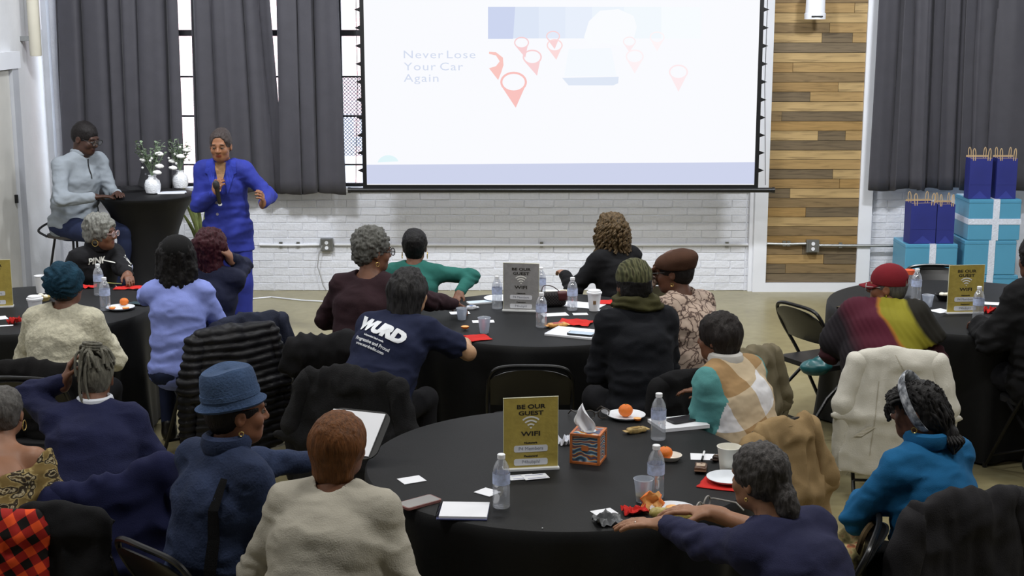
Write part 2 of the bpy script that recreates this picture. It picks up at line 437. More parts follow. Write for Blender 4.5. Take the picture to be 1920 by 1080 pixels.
# ------------------------------------------------------------------ wood plank panel with white frame
PX0, PX1, PZ0 = 2.36, 3.20, .085
acc = struct(MB().box(((PX0 + PX1)/2, WALLY - .01, 1.75), (PX1 - PX0, .04, 3.4)).build('wall_accent', mat('dark_backing', (40, 30, 18), .9), None, False))
WOODS = []
for i, c in enumerate([(160, 132, 88), (148, 120, 78), (172, 146, 102), (128, 107, 76), (106, 92, 72), (112, 98, 78), (152, 122, 76), (140, 114, 76)]):
    def wood(N, L, s, c=c, i=i):
        v = mapping(N, L, s, sc=(2.2, 30, 30), loc=(i*3.1, i, i*2))
        n = N.new('ShaderNodeTexNoise'); n.inputs['Scale'].default_value = 1.6; n.inputs['Detail'].default_value = 6; n.inputs['Distortion'].default_value = .8; L.new(v, n.inputs[0])
        d = tuple(int(x*.78) for x in c); l = tuple(min(255, int(x*1.08)) for x in c)
        return ramp(N, L, n.outputs[0], [(.25, d), (.5, c), (.75, l)])
    WOODS.append(node_mat('plank_wood_%s' % 'abcdefgh'[i], wood, .6))
rows = [  # splits (fractions) and tone indices from the photograph, top rows first (above the frame: random)
    [(1,), (3,)], [(.86, 1), (0, 2)], [(1,), (2,)], [(.6, 1), (3, 0)], [(.52, .85, 1), (2, 4, 0)], [(1,), (5,)], [(1,), (2,)], [(.22, 1), (1, 0)], [(1,), (3,)],
    [(.72, 1), (1, 2)], [(.42, 1), (4, 0)], [(1,), (2,)], [(.12, 1), (3, 4)], [(1,), (6,)], [(.52, .82, 1), (2, 4, 0)], [(1,), (4,)], [(1,), (2,)], [(1,), (0,)],
    [(.7, 1), (4, 2)], [(.78, 1), (1, 6)], [(.24, 1), (4, 2)], [(1,), (3,)], [(.42, 1), (6, 4)], [(1,), (2,)], [(1,), (3,)], [(1,), (6,)], [(.4, 1), (3, 4)], [(.64, 1), (0, 4)], [(.22, 1), (4, 3)], [(1,), (5,)]]
PH = .0882
for r in range(36):
    i = len(rows) - 1 - r; z = PZ0 + (r + .5)*PH
    sp, tn = rows[i] if i >= 0 else [(random.uniform(.3, .8), 1), (random.randrange(8), random.randrange(8))]
    x = 0
    for s1, t1 in zip(sp, tn):
        xa, xb = PX0 + x*(PX1 - PX0), PX0 + s1*(PX1 - PX0); x = s1
        th = .02 + random.uniform(-.004, .006)
        o = MB().box((0, 0, 0), (xb - xa - .003, th, PH - .004)).build('plank', WOODS[t1], acc, False); o.location = ((xa + xb)/2, WALLY - .03 - th/2, z)
slab('trim_2', (2.24, WALLY - .075, 0), (2.36, WALLY, 3.6), M_TRIM)
slab('trim_3', (3.20, WALLY - .075, 0), (3.32, WALLY, 3.6), M_TRIM)
slab('trim_4', (2.36, WALLY - .075, 0), (3.20, WALLY, .085), M_TRIM)
slab('trim_5', (2.20, WALLY - .045, 0), (2.24, WALLY, 3.6), M_TRIM)

# ------------------------------------------------------------------ left wall: door, casing, pipe, conduit
d = MB().box((XL + .02, 11.5, 1.05), (.04, .9, 2.08)); door = struct(d.build('door_1', mat('grey_door_paint', (196, 194, 188), .5, .04), None, False))
MB().box((XL + .05, 11.9, 1.02), (.03, .02, .07)).build('latch', M_BLACKM, door, False)
slab('trim_6', (XL, 11.955, 0), (XL + .07, 12.10, 2.22), mat('casing_grey', (178, 180, 186), .5, .04))
slab('trim_7', (XL, 10.95, 2.10), (XL + .08, 12.14, 2.24), M_TRIM)
slab('trim_8', (XL, 12.98, 0), (XL + .05, 13.06, 3.6), mat('casing_grey', (178, 180, 186), .5))
p = thing('wall_pipe', 'cream plastic pipe hanging on the left wall above the door', 'pipe', (XL + .12, 12.42, 2.19))
MB().lathe([(.045, 0), (.05, .01), (.05, 1.6), (.045, 1.61)], 20).build('pipe', mat('cream_plastic', (205, 200, 184), .5, .03), p)
MB().box((-.07, 0, .9), (.1, .14, .04)).build('bracket', M_STEEL, p, False)
MB().box((-.07, 0, .15), (.1, .05, .04)).build('bracket', M_STEEL, p, False)
tag(MB().box((XL + .03, 12.72, 2.62), (.06, .16, .42)).build('junction_box', M_TRIM, None, False), 'white metal junction box beside the hanging pipe', 'junction box')
# conduit along the far wall with two outlet boxes
def conduit(x0, x1, z, lab, bend=0, yo=.02):
    pts = [(x0, WALLY - yo, z), ((x0 + x1)/2, WALLY - yo, z - .005), (x1, WALLY - yo, z + bend)]
    o = thing('conduit', lab, 'conduit', (x0, WALLY - yo, z))
    MB().tube([tuple(np.array(q) - np.array(pts[0])) for q in pts], .0125, 8).build('pipe', M_TRIM if yo < .05 else M_STEEL, o)
    for k in range(max(2, int((x1 - x0)/1.2))):
        xx = .2 + (x1 - x0 - .4)*k/max(1, int((x1 - x0)/1.2) - 1)
        MB().box((xx, .005, 0), (.03, .02, .05)).build('strap', M_STEEL, o, False)
ZC1 = WY(700, 458, WALLY)[2]
conduit(-2.35, -1.79, ZC1, 'white conduit left of the corded wall outlet'); conduit(-1.65, 2.2, ZC1, 'long white conduit running below the screen along the brick wall')
conduit(2.36, 2.72, ZC1 + .02, 'short conduit on the planks left of the outlet', 0, .085); conduit(2.84, 4.2, ZC1 + .005, 'conduit running from plank outlet to the gift boxes', .05, .09)
def outlet(x, yo, lab):
    o = thing('wall_outlet', lab, 'outlet', (x, WALLY - yo, ZC1))
    MB().box((0, 0, 0), (.115, .05, .115)).build('box', M_STEEL, o, False)
    MB().box((0, -.028, 0), (.08, .008, .1)).build('cover', mat('outlet_cover', (120, 120, 118), .4, .1, metal=.5), o, False)
    for z in (.024, -.024):
        q = MB().lathe([(.017, 0), (.017, .004)], 16).build('socket', M_TRIM, o); q.rotation_euler = (R(90), 0, 0); q.location = (0, -.032, z)
    return o
outlet(-1.72, .03, 'grey steel outlet box with hanging cord on the white brick wall'); outlet(2.78, .09, 'grey steel outlet box on the wood planks')
c0 = np.array([-1.76, WALLY - .06, ZC1])
tag(MB().tube([c0 + np.array(v) for v in ((0, 0, 0), (-.03, 0, -.08), (-.05, 0, -.2), (-.02, 0, -.3), (0, -.01, -.38), (.03, -.02, -.42))], .005, 6).build('power_cord', mat('grey_cord', (150, 150, 150), .5)), 'thin grey cord hanging down from the wall outlet', 'cord')
tag(MB().tube([(-2.5, 12.6, .008), (-2.2, 12.75, .008), (-1.9, 12.6, .008), (-1.5, 12.5, .008), (-1.1, 12.55, .008)], .007, 6).build('power_cord', M_TRIM), 'white cord lying on the floor below the brick wall', 'cord')
# spot fixture high on the planks
q = thing('wall_spotlight', 'white cylindrical wall spotlight on the wood planks', 'spotlight', tuple(WY(1528, 36, 12.86)))
MB().lathe([(.05, .012), (.092, 0), (.094, .05), (.086, .055), (.082, .22), (.07, .24)], 28).build('housing', M_TRIM, q)
MB().box((0, .1, .16), (.05, .2, .05)).build('arm', M_TRIM, q, False)
MB().box((0, -.093, .024), (.1, .006, .012)).build('slot', M_BLACKM, q, False)
# ------------------------------------------------------------------ curtains
M_CURT = fabric('grey_blackout_curtain', (67, 66, 72), .06, .08, 120, .55)
M_CURT.node_tree.nodes['Principled BSDF'].inputs['Sheen Weight'].default_value = .1
def curtain(lab, xt0, xb0, xt1, xb1, z0, z1, Y, pleats, seed, amp=.05):
    rr = random.Random(seed); nx, nz = 150, 24; V = []; F = []
    ph = [rr.uniform(0, 6.28) for _ in range(6)]
    for j in range(nz + 1):
        t = j/nz; a = xb0 + (xt0 - xb0)*t; c = xb1 + (xt1 - xb1)*t
        for i in range(nx + 1):
            s = i/nx; u = s + .045*math.sin(2*math.pi*s*1.6 + ph[0]) + .02*math.sin(2*math.pi*s*4.1 + ph[3]); w = 2*math.pi*pleats*u
            f = 1 - 2*abs(math.sin(w*.5 + ph[1] + .3*math.sin(2.2*t + ph[4] + 7*s)))**.45
            y = amp*f*(.75 + .25*math.sin(2*math.pi*s*1.7 + ph[2])) + .006*math.sin(w*1.3 + ph[3]) + .012*math.sin(5*t + 9*s + ph[5])*(1 - t)
            x = a + (c - a)*s + .012*math.cos(w + ph[1])
            V.append((x, Y + y, z0 + (z1 - z0)*t + (.012*math.sin(w*.5 + ph[2]) if j == 0 else 0)))
    for j in range(nz):
        for i in range(nx): k = j*(nx + 1) + i; F.append((k, k + 1, k + nx + 2, k + nx + 1))
    o = MB().add(V, F).build('curtain', M_CURT); sm = o.modifiers.new('t', 'SOLIDIFY'); sm.thickness = .004
    return tag(o, lab, 'curtain', 'grey window curtains')
YC = 12.9
def cx(px, py): return WY(px, py, YC)[0]
CZ = WY(500, 362, YC)[2]
curtain('grey curtain at the left corner behind the man with the laptop', cx(108, 0), cx(118, 350), cx(334, 0), cx(347, 350), CZ, 3.75, YC, 6.2, 1, .065)
curtain('grey curtain right behind the woman in the blue suit', cx(356, 0), cx(366, 360), cx(496, 0), cx(538, 360), CZ, 3.75, YC + .03, 3.6, 2, .035)
curtain('grey curtain hanging next to the projection screen', cx(524, 0), cx(528, 360), cx(633, 0), cx(652, 360), CZ, 3.75, YC - .03, 3, 3, .045)
CZ2 = WY(1700, 356, YC)[2]
curtain('grey curtain right beside the wood plank panel', cx(1648, 0), cx(1626, 356), cx(1744, 0), cx(1734, 356), CZ2, 3.75, YC, 2.5, 4, .045)
curtain('narrow grey curtain between two others right of the planks', cx(1735, 0), cx(1724, 356), cx(1818, 0), cx(1806, 356), CZ2, 3.75, YC + .085, 3, 5, .035)
curtain('grey curtain behind the tall stack of gift boxes', cx(1807, 0), cx(1795, 356), cx(2010, 0), cx(1990, 356), CZ2, 3.75, YC - .02, 4, 6, .04)
ro = thing('curtain_rod', 'black curtain rod over the left window', 'curtain rod', (-4.1, YC, 3.78)); MB().tube([(0, 0, 0), (3.2, 0, 0)], .015, 8).build('rod', M_BLACKM, ro)
ro = thing('curtain_rod', 'black curtain rod over the right window', 'curtain rod', (3.35, YC, 3.78)); MB().tube([(0, 0, 0), (2.4, 0, 0)], .015, 8).build('rod', M_BLACKM, ro)

# ------------------------------------------------------------------ projection screen
YS = 12.55
sl, sr = WY(688, 345, YS)[0], WY(1414, 345, YS)[0]; sb = WY(1000, 347, YS)[2]; stp = 3.55
scr = thing('projection_screen', 'large white projection screen with black border showing a slide', 'projection screen', ((sl + sr)/2, YS, sb))
hw = (sr - sl)/2; hh = stp - sb
def sx_(px, py=200): return WY(px, py, YS)[0] - (sl + sr)/2
def sz_(py): return WY(1000, py, YS)[2] - sb
MB().box((0, .006, hh/2), (2*hw, .006, hh)).build('fabric', emis('slide_white', (250, 251, 255), 1.0), scr, False)
for s in (-1, 1):
    MB().box((s*(hw + .018), .004, hh/2), (.036, .01, hh)).build('side_border', M_BLACKM, scr, False)
    for k in range(17):
        z = .13 + k*.155
        o = MB().prism([(0, -.02), (.05, 0), (0, .02)], -.003, .003).build('tension_tab', M_BLACKM, scr, False)
        o.rotation_euler = (R(90), 0 if s > 0 else math.pi, 0); o.location = (s*(hw + .034), .004, z)
    MB().tube([(s*(hw + .1), .004, .0), (s*(hw + .065), .004, .9), (s*(hw + .065), .004, 2.4)], .003, 5).build('tension_cord', M_BLACKM, scr)
MB().box((0, .002, -.012), (2*hw + .07, .012, .03)).build('bottom_border', M_BLACKM, scr, False)
bx0, bx1 = sx_(655, 354), sx_(1450, 354)
bar = MB().tube([(bx0, 0, -.045), (bx1, 0, -.045)], .022, 12).build('bottom_bar', M_BLACKM, scr)
for s, x in ((-1, bx0), (1, bx1)): MB().tube([(x - .012, 0, -.045), (x + .012, 0, -.045)], .026, 12).build('end_cap', M_BLACKM, bar)
MB().box((0, .02, hh + .06), (2*hw + .3, .14, .14)).build('case', M_TRIM, scr, False)
def decal(name, polys, col, z=0, s=1.0):
    m = MB()
    for P in polys: m.add([(x, -.0005 - z*.0006, y) for x, y in P], [tuple(range(len(P)))])
    m2 = emis('slide_%d_%d_%d' % tuple(col), col, s); return m.build(name, m2, scr, False)
def px(p): return (sx_(*p) + 0, sz_(p[1]))
def band(p0, p1, p2, p3): return [px(p0), px(p1), px(p2), px(p3)]
decal('slide_footer', [band((688, 345), (1414, 345), (1416, 304), (687, 309))], (206, 212, 236))
decal('slide_picture', [band((915, 73), (962, 73), (966, 13), (915, 13))], (205, 214, 240))
g = [(222, 231, 247), (228, 236, 250), (233, 240, 252), (238, 245, 253), (243, 249, 254), (248, 252, 255)]
xs_ = [966, 1010, 1060, 1110, 1170, 1240, 1315]
for i in range(6): decal('slide_picture', [band((xs_[i] - (4 if i == 0 else 0), 72), (xs_[i + 1], 72), (xs_[i + 1], 13), (xs_[i], 13))], g[i])
def ring(cx_, cy_, r, ri, n=28):
    return [[px((cx_ + math.cos(2*math.pi*i/n)*r, cy_ + math.sin(2*math.pi*i/n)*r*.78)), px((cx_ + math.cos(2*math.pi*(i + 1)/n)*r, cy_ + math.sin(2*math.pi*(i + 1)/n)*r*.78)),
             px((cx_ + math.cos(2*math.pi*(i + 1)/n)*ri, cy_ + math.sin(2*math.pi*(i + 1)/n)*ri*.74)), px((cx_ + math.cos(2*math.pi*i/n)*ri, cy_ + math.sin(2*math.pi*i/n)*ri*.74))] for i in range(n)]
for cx_, cy_, r, tipx, tipy, col in ((963, 154, 25, 967, 202, (250, 196, 192)), (998, 107, 18, 1007, 142, (249, 212, 214)), (978, 80, 14, 985, 108, (248, 210, 213)), (1040, 85, 15, 1043, 112, (252, 220, 220)),
                                     (1037, 68, 13, 1040, 92, (250, 214, 216)), (1190, 106, 17, 1190, 138, (254, 242, 245)), (1232, 70, 14, 1232, 96, (255, 245, 247)), (1272, 135, 18, 1272, 172, (254, 236, 239)), (1180, 78, 12, 1180, 98, (253, 238, 241))):
    decal('map_pin', ring(cx_, cy_, r, r*.84) + [[px((cx_ - r*.8, cy_ + r*.47)), px((cx_, cy_ + r*.74)), px((cx_ + r*.8, cy_ + r*.47)), px((tipx, tipy))]], col, 2)
decal('map_pin', [[px((917, 97)), px((930, 98)), px((943, 108)), px((944, 122)), px((940, 135)), px((934, 150)), px((917, 128)), px((930, 124)), px((937, 115)), px((930, 104)), px((917, 101))]], (250, 200, 194), 2)
decal('phone_body', [[px((1054, 146)), px((1160, 144)), px((1159, 156)), px((1150, 160)), px((1066, 160))]], (224, 232, 246), 2)
decal('phone_screen', [[px((1058, 143)), px((1156, 142)), px((1146, 90)), px((1066, 92))]], (246, 250, 255), 2)
decal('hand', [[px((1095, 70)), px((1104, 40)), px((1125, 20)), px((1160, 17)), px((1188, 30)), px((1194, 50)), px((1186, 82)), px((1160, 86)), px((1130, 80)), px((1112, 92))]], (250, 252, 255), 1)
decal('slide_spot', [[px((728 + 20*math.cos(a*.3), 307 + 16*math.sin(a*.3))) for a in range(11, 21)]], (226, 246, 250), 1)
for t, px0, yb in (('Never', 757, 103), ('Lose', 838, 103), ('Your', 757, 125.5), ('Car', 825, 125.5), ('Again', 757, 147)):
    V, F = text_mesh(t, .112, spacing=1.12); x0 = min(v[0] for v in V)
    ox, oz = px((px0, yb))
    MB().add([(v[0]*1.12 - x0*1.12 + ox, -.0016, v[1]*.86 + oz) for v in V], F).build('slide_text', emis('slide_text', (214, 222, 240)), scr, False)

# ================================================================== tables
TZ = .755
M_CLOTH = mat('black_tablecloth', (14, 15, 17), .6, .08, 9, .12, 300, spec=.3)
M_TOPW = mat('grey_table_plastic', (150, 150, 145), .6)
TABLES = {'near': (.20, 5.60, .80), 'mid': (.16, 8.43, .78), 'right': (2.88, 8.77, .88), 'left': (-3.0, 8.70, .76)}
TLAB = {'near': 'nearest round table, with the tissue box', 'mid': 'round table in the middle, with the grey sign', 'right': 'round table at the right, by the red cap', 'left': 'round table at the left edge, by the teal beanie'}
for key, (x, y, r) in TABLES.items():
    t = thing('round_table', 'banquet table under black cloth: ' + TLAB[key], 'table', (x, y, 0), 0, 'round banquet tables')
    MB().lathe([(r - .04, .71), (r - .02, .72), (r - .02, .74), (r - .04, .748)], 48).build('tabletop', M_TOPW, t)
    for a in range(4):
        ca, sa = math.cos(a*math.pi/2 + .78), math.sin(a*math.pi/2 + .78)
        MB().tube([(ca*.45, sa*.45, .71), (ca*.5, sa*.5, 0)], .014, 8).build('leg', M_STEEL, t)
    ph = [random.uniform(0, 6.28) for _ in range(4)]
    def mod(rr, z, a, j, r=r, ph=ph):
        if z > TZ - .03: return rr
        t_ = (TZ - z)/TZ
        return rr + t_*(.035*math.sin(13*a + ph[0]) + .02*math.sin(21*a + ph[1])) + .012*min(1, t_*4)
    prof = [(.0005, TZ), (r*.5, TZ), (r - .03, TZ), (r - .008, TZ - .004), (r, TZ - .016), (r + .002, TZ - .05), (r - .004, TZ - .12), (r - .01, .5), (r - .012, .35), (r - .008, .18), (r, .015), (r - .01, .012)]
    tag(MB().lathe(prof, 160, mod=mod, cap=False).build('tablecloth', M_CLOTH), 'black floor-length cloth on the ' + TLAB[key], 'tablecloth', 'black tablecloths').location = (x, y, 0)

# ================================================================== folding chairs
M_CHAIR = mat('black_chair_metal', (17, 17, 18), .32, .15, 12, spec=.5)
M_SEAT = mat('black_chair_vinyl', (24, 24, 26), .5, .1, 8, .1, 150)
def arcpts(pts, n=6):     # Catmull-Rom
    P = [np.array(p, float) for p in pts]; P = [2*P[0] - P[1]] + P + [2*P[-1] - P[-2]]; out = []
    for i in range(1, len(P) - 2):
        for k in range(n):
            t = k/n; a, b, c, d = P[i - 1:i + 3]
            out.append(.5*((2*b) + (c - a)*t + (2*a - 5*b + 4*c - d)*t*t + (3*b - a - 3*c + d)*t**3))
    out.append(P[-2]); return [tuple(o) for o in out]
def backline(z): return .10 - .36*(z/.8)          # y of the long frame at height z (front foot y=.10+.. )
def make_chair():
    t = thing('folding_chair', 'x', 'chair', group='black folding chairs')
    fr = [(.225, .25, 0.012), (.222, .02, .42), (.218, -.13, .64), (.205, -.185, .745), (.15, -.205, .79), (0, -.215, .80)]
    loop = fr + [(-x, y, z) for x, y, z in reversed(fr[:-1])]
    MB().tube(arcpts(loop, 6), .0115, 8).build('frame', M_CHAIR, t)
    for s in (-1, 1): MB().tube([(s*.2, -.27, .012), (s*.2, -.10, .24), (s*.2, .13, .42)], .0105, 8).build('leg', M_CHAIR, t)
    MB().tube([(-.2, -.235, .10), (.2, -.235, .10)], .008, 6).build('crossbar', M_CHAIR, t)
    MB().tube([(-.222, .20, .09), (.222, .20, .09)], .008, 6).build('crossbar', M_CHAIR, t)
    V = []; F = []; nx, nz = 12, 8      # curved backrest panel
    for s in (0, 1):
        for j in range(nz + 1):
            for i in range(nx + 1):
                u = i/nx*2 - 1; v = j/nz; z = .565 + .225*v; w = .207
                if v > .72: w = .207 - .075*((v - .72)/.28)**2
                y = -.078 - (z - .565)*.6 - .028*(1 - u*u) - .010*s
                V.append((u*w, y, z - .02*u*u*(v*v)))
    n1 = (nx + 1)*(nz + 1)
    for j in range(nz):
        for i in range(nx):
            k = j*(nx + 1) + i; F.append((k + 1, k, k + nx + 1, k + nx + 2)); F.append((n1 + k, n1 + k + 1, n1 + k + nx + 2, n1 + k + nx + 1))
    per = [i for i in range(nx + 1)] + [j*(nx + 1) + nx for j in range(1, nz + 1)] + [nz*(nx + 1) + i for i in range(nx - 1, -1, -1)] + [j*(nx + 1) for j in range(nz - 1, 0, -1)]
    for a, b_ in zip(per, per[1:] + per[:1]): F.append((a, b_, n1 + b_, n1 + a))
    MB().add(V, F).build('backrest', M_CHAIR, t)
    P = rrect(.40, .40, .06, cy=.03); MB().prism(P, .41, .44).build('seat', M_SEAT, t)
    for s in (-1, 1):
        for y, x in ((.25, .225), (-.27, .2)): MB().tube([(s*x, y, 0), (s*x, y, .03)], .014, 8).build('rubber_foot', M_SEAT, t)
    return t
CH0 = make_chair(); CH_N = [0]
def chair(x, y, yaw, lab):
    t = CH0 if CH_N[0] == 0 else copy_tree(CH0); CH_N[0] += 1
    t.location = (x, y, 0); t.rotation_euler = (0, 0, R(yaw)); t['label'] = lab; return t

# ================================================================== small things for the tables
def mixmat(name, col, tr=.6, gl=.18, rough=.06):
    m = bpy.data.materials.new(name); m.use_nodes = True; N = m.node_tree.nodes; L = m.node_tree.links; N.remove(N['Principled BSDF'])
    t = N.new('ShaderNodeBsdfTransparent'); t.inputs[0].default_value = (.96, .97, 1, 1); g = N.new('ShaderNodeBsdfGlossy'); g.inputs['Roughness'].default_value = rough
    d = N.new('ShaderNodeBsdfTranslucent'); d.inputs[0].default_value = lin(col); d2 = N.new('ShaderNodeBsdfDiffuse'); d2.inputs[0].default_value = lin(col)
    md = N.new('ShaderNodeMixShader'); md.inputs[0].default_value = .6; L.new(d.outputs[0], md.inputs[1]); L.new(d2.outputs[0], md.inputs[2])
    m1 = N.new('ShaderNodeMixShader'); m1.inputs[0].default_value = gl/(1 - tr); L.new(md.outputs[0], m1.inputs[1]); L.new(g.outputs[0], m1.inputs[2])
    m2 = N.new('ShaderNodeMixShader'); m2.inputs[0].default_value = tr; L.new(m1.outputs[0], m2.inputs[1]); L.new(t.outputs[0], m2.inputs[2]); L.new(m2.outputs[0], N['Material Output'].inputs[0])
    MATS[name] = m; return m
M_PET = mixmat('clear_bottle_plastic', (232, 236, 242), .58, .24); M_CUPP = mixmat('frosted_cup_plastic', (205, 212, 224), .35, .12, .2)
M_LENS = mixmat('glasses_lens', (120, 124, 130), .75, .2); M_DLENS = mixmat('dark_lens', (50, 48, 46), .3, .3)
M_PAPER = mat('white_paper', (232, 234, 240), .7, .02, 5); M_CARD = mat('white_card', (220, 224, 236), .6, .03, 5)
M_WCAP = mat('white_bottle_cap', (236, 238, 242), .4, .02); M_CREAM = mat('cream_paper_cup', (228, 226, 216), .6, .03)
M_RED = fabric('red_napkin', (196, 44, 40), .12, .1); M_ORANGE = mat('orange_peel', (232, 120, 32), .5, .1, 20, .3, 300); M_SEG = mat('orange_inner', (240, 184, 112), .6, .12, 30, .2, 200)
M_PHONE = mat('black_phone', (14, 14, 16), .25, .05); M_SCREEN = mat('phone_glass', (46, 48, 54), .08, .05, spec=.8); M_SCRL = mat('lit_phone_screen', (150, 165, 180), .2, .1, 30, emit=(150, 170, 190), estr=.5)
M_PLATE = mat('white_paper_plate', (226, 232, 240), .55, .03, 4); M_GOLD = mat('gold_sign_board', (168, 150, 72), .5, .10, 26, .15, 60); M_SILVER = mat('grey_sign_board', (138, 138, 138), .5, .10, 26, .15, 60)
M_INK = mat('dark_ink', (34, 30, 22), .6, .05); M_BLUEINK = mat('blue_ink', (58, 70, 140), .6, .05); M_GREYINK = mat('grey_ink', (150, 152, 160), .6, .05)
def sit(o, p, rz=0): o.location = (float(p[0]), float(p[1]), float(p[2])); o.rotation_euler = (0, 0, R(rz)); return o
def make_bottle():
    t = thing('water_bottle', 'x', 'bottle', group='clear water bottles')
    pr = [(.030, .0), (.0325, .006)]
    for k in range(6): z = .012 + k*.0125; pr += [(.0325, z), (.0305, z + .006)]
    pr += [(.0325, .09), (.0325, .135), (.0315, .14), (.029, .155), (.02, .175), (.0135, .184), (.0130, .194)]
    MB().lathe(pr, 24).build('bottle', M_PET, t)
    MB().lathe([(.0331, .092), (.0331, .133)], 24, cap=False).build('wrap_label', mat('bottle_label', (188, 200, 232), .4, .22, 60), t)
    MB().lathe([(.0150, .188), (.0152, .203), (.013, .205)], 16).build('cap', M_WCAP, t); return t
BOT = make_bottle(); BN = [0]
def bottle(px_, py_, lab, sc=1.0):
    t = BOT if BN[0] == 0 else copy_tree(BOT); BN[0] += 1; t['label'] = lab; t.scale = (sc, sc, sc); return sit(t, W(px_, py_, TZ + .001), BN[0]*37)
def flat(name, lab, cat, px_, py_, w, d, rz, m, th=.0015, z=TZ + .0015, group=None, r=None):
    o = thing(name, lab, cat, W(px_, py_, z), R(rz), group)
    (MB().box((0, 0, th/2), (w, d, th)) if r is None else MB().prism(rrect(w, d, r), 0, th)).build('sheet', m, o, False); return o
def paper(px_, py_, w, d, rz, lab, lines=0, ink=None, z=TZ + .0015):
    o = flat('paper_sheet', lab, 'paper', px_, py_, w, d, rz, M_PAPER, z=z)
    for k in range(lines): MB().box((0, d*(.3 - .6*k/max(1, lines - 1)), .0018), (w*.75, d*.05, .0006)).build('printed_line', ink or M_GREYINK, o, False)
    return o
def napkin(px_, py_, w, d, rz, lab, seed, crumple=.012):
    o = thing('paper_napkin', lab, 'napkin', W(px_, py_, TZ + .001), R(rz)); n = 12; V = []; F = []
    for j in range(n + 1):
        for i in range(n + 1):
            u, v = i/n - .5, j/n - .5; q = np.array([[u*5 + seed, v*5, seed*1.3]]); V.append((u*w*(1 + .1*vn(q)[0]), v*d*(1 + .1*vn(q + 3)[0]), .003 + crumple*max(0, .5 + vn(q*1.4 + 9)[0])))
    for j in range(n):
        for i in range(n): k = j*(n + 1) + i; F.append((k, k + 1, k + n + 2, k + n + 1))
    q = MB().add(V, F).build('sheet', M_RED, o); q.modifiers.new('t', 'SOLIDIFY').thickness = .002; return o
def plate(px_, py_, r, lab):
    o = thing('paper_plate', lab, 'plate', W(px_, py_, TZ + .001), 0, 'white plates')
    MB().lathe([(.0005, .003), (r*.66, .003), (r*.78, .008), (r*.97, .016), (r, .0175), (r*.985, .0145), (r*.8, .006), (r*.66, 0), (.0005, 0)], 40, cap=False).build('plate', M_PLATE, o); return o
def orange(px_, py_, r, lab, z=TZ + .006, half=False):
    o = thing('mandarin_orange' if not half else 'orange_half', lab, 'orange', W(px_, py_, z), 0, 'oranges on the tables')
    if not half:
        pr = [(.0008, .0)] + [(r*math.sin(a), r*.88*(1 - math.cos(a))) for a in [math.pi*k/14 for k in range(1, 14)]] + [(.003, r*1.735)]
        MB().lathe(pr, 24, mod=lambda q, z_, a, j: q*(1 + .02*math.sin(a*5))).build('fruit', M_ORANGE, o)
        MB().lathe([(.003, 0), (.004, .002), (.002, .003)], 8, c=(0, 0, r*1.735)).build('stem_mark', mat('green_stem', (90, 104, 40), .7), o)
    else:
        pr = [(r*.3, 0), (r*.8, r*.2), (r, r*.65), (r*.97, r*.7)]
        MB().lathe(pr, 24).build('peel', M_ORANGE, o); MB().lathe([(r*.93, r*.7), (r*.6, r*.74), (.001, r*.74)], 20, mod=lambda q, z_, a, j: q*(1 + .04*math.sin(a*9))).build('flesh', M_SEG, o)
    return o
def ucup(px_, py_, rt, rb, h, m, lab, lid=None, liquid=None, cat='cup', logo=False, name='paper_cup'):
    o = thing(name, lab, cat, W(px_, py_, TZ + .001)); t = .0012
    MB().lathe([(rb*.9, .003), (rb, 0), (rb + (rt - rb)*.5, h*.5), (rt, h - .003), (rt + .003, h), (rt + .001, h + .001), (rt - t, h - .003), (rb - t, .006), (.001, .006)], 32, cap=False).build('cup', m, o)
    if liquid: MB().lathe([(rb - .002, .007), (rb + (rt - rb)*.28, h*.3), (.001, h*.3)], 24).build('drink', liquid, o)
    if lid: MB().lathe([(rt + .004, h - .006), (rt + .005, h + .004), (rt - .002, h + .006), (rt - .004, h + .016), (rt - .01, h + .018), (rt - .012, h + .014), (.001, h + .014)], 32).build('lid', lid, o)
    if logo: MB().box((0, -rt*.905, h*.5), (.018, .004, .022)).build('printed_logo', mat('brown_print', (120, 92, 60), .6), o, False)
    return o
def phone(px_, py_, rz, lab, m=None, scr_=None, z=TZ + .001, w=.075, d=.155):
    o = thing('smartphone', lab, 'phone', W(px_, py_, z), R(rz)); m = m or M_PHONE
    MB().prism(rrect(w, d, .012), 0, .009).build('body', m, o); MB().prism(rrect(w - .008, d - .01, .009), .0091, .0096).build('screen', scr_ or M_SCREEN, o); return o
def glasses_mesh(o, m, lens, s=1.0, temple=.13):
    for sg in (-1, 1):
        rim = [(sg*.034*s + .026*s*math.cos(a), 0, .021*s*math.sin(a)) for a in [2*math.pi*k/18 for k in range(18)]]
        MB().tube(rim, .0026*s, 6, True).build('rim', m, o)
        MB().add([(sg*.034*s, 0, 0)] + rim, [(0, k + 1, (k + 1) % 18 + 1) for k in range(18)]).build('lens', lens, o)
        MB().tube([(sg*.06*s, 0, .006), (sg*.068*s, -.01, .006), (sg*.07*s, -temple*.75, .004), (sg*.068*s, -temple, -.02)], .0028*s, 6).build('temple', m, o)
    MB().tube([(-.009*s, 0, .004), (0, .004, .008), (.009*s, 0, .004)], .0024*s, 6).build('bridge', m, o)
def table_glasses(px_, py_, rz, lab, m, lens, s=1.1):
    o = thing('eyeglasses', lab, 'glasses', W(px_, py_, TZ + .026), R(rz)); glasses_mesh(o, m, lens, s); return o
M_BOX = mat('sign_field', (214, 216, 222), .5, .03)
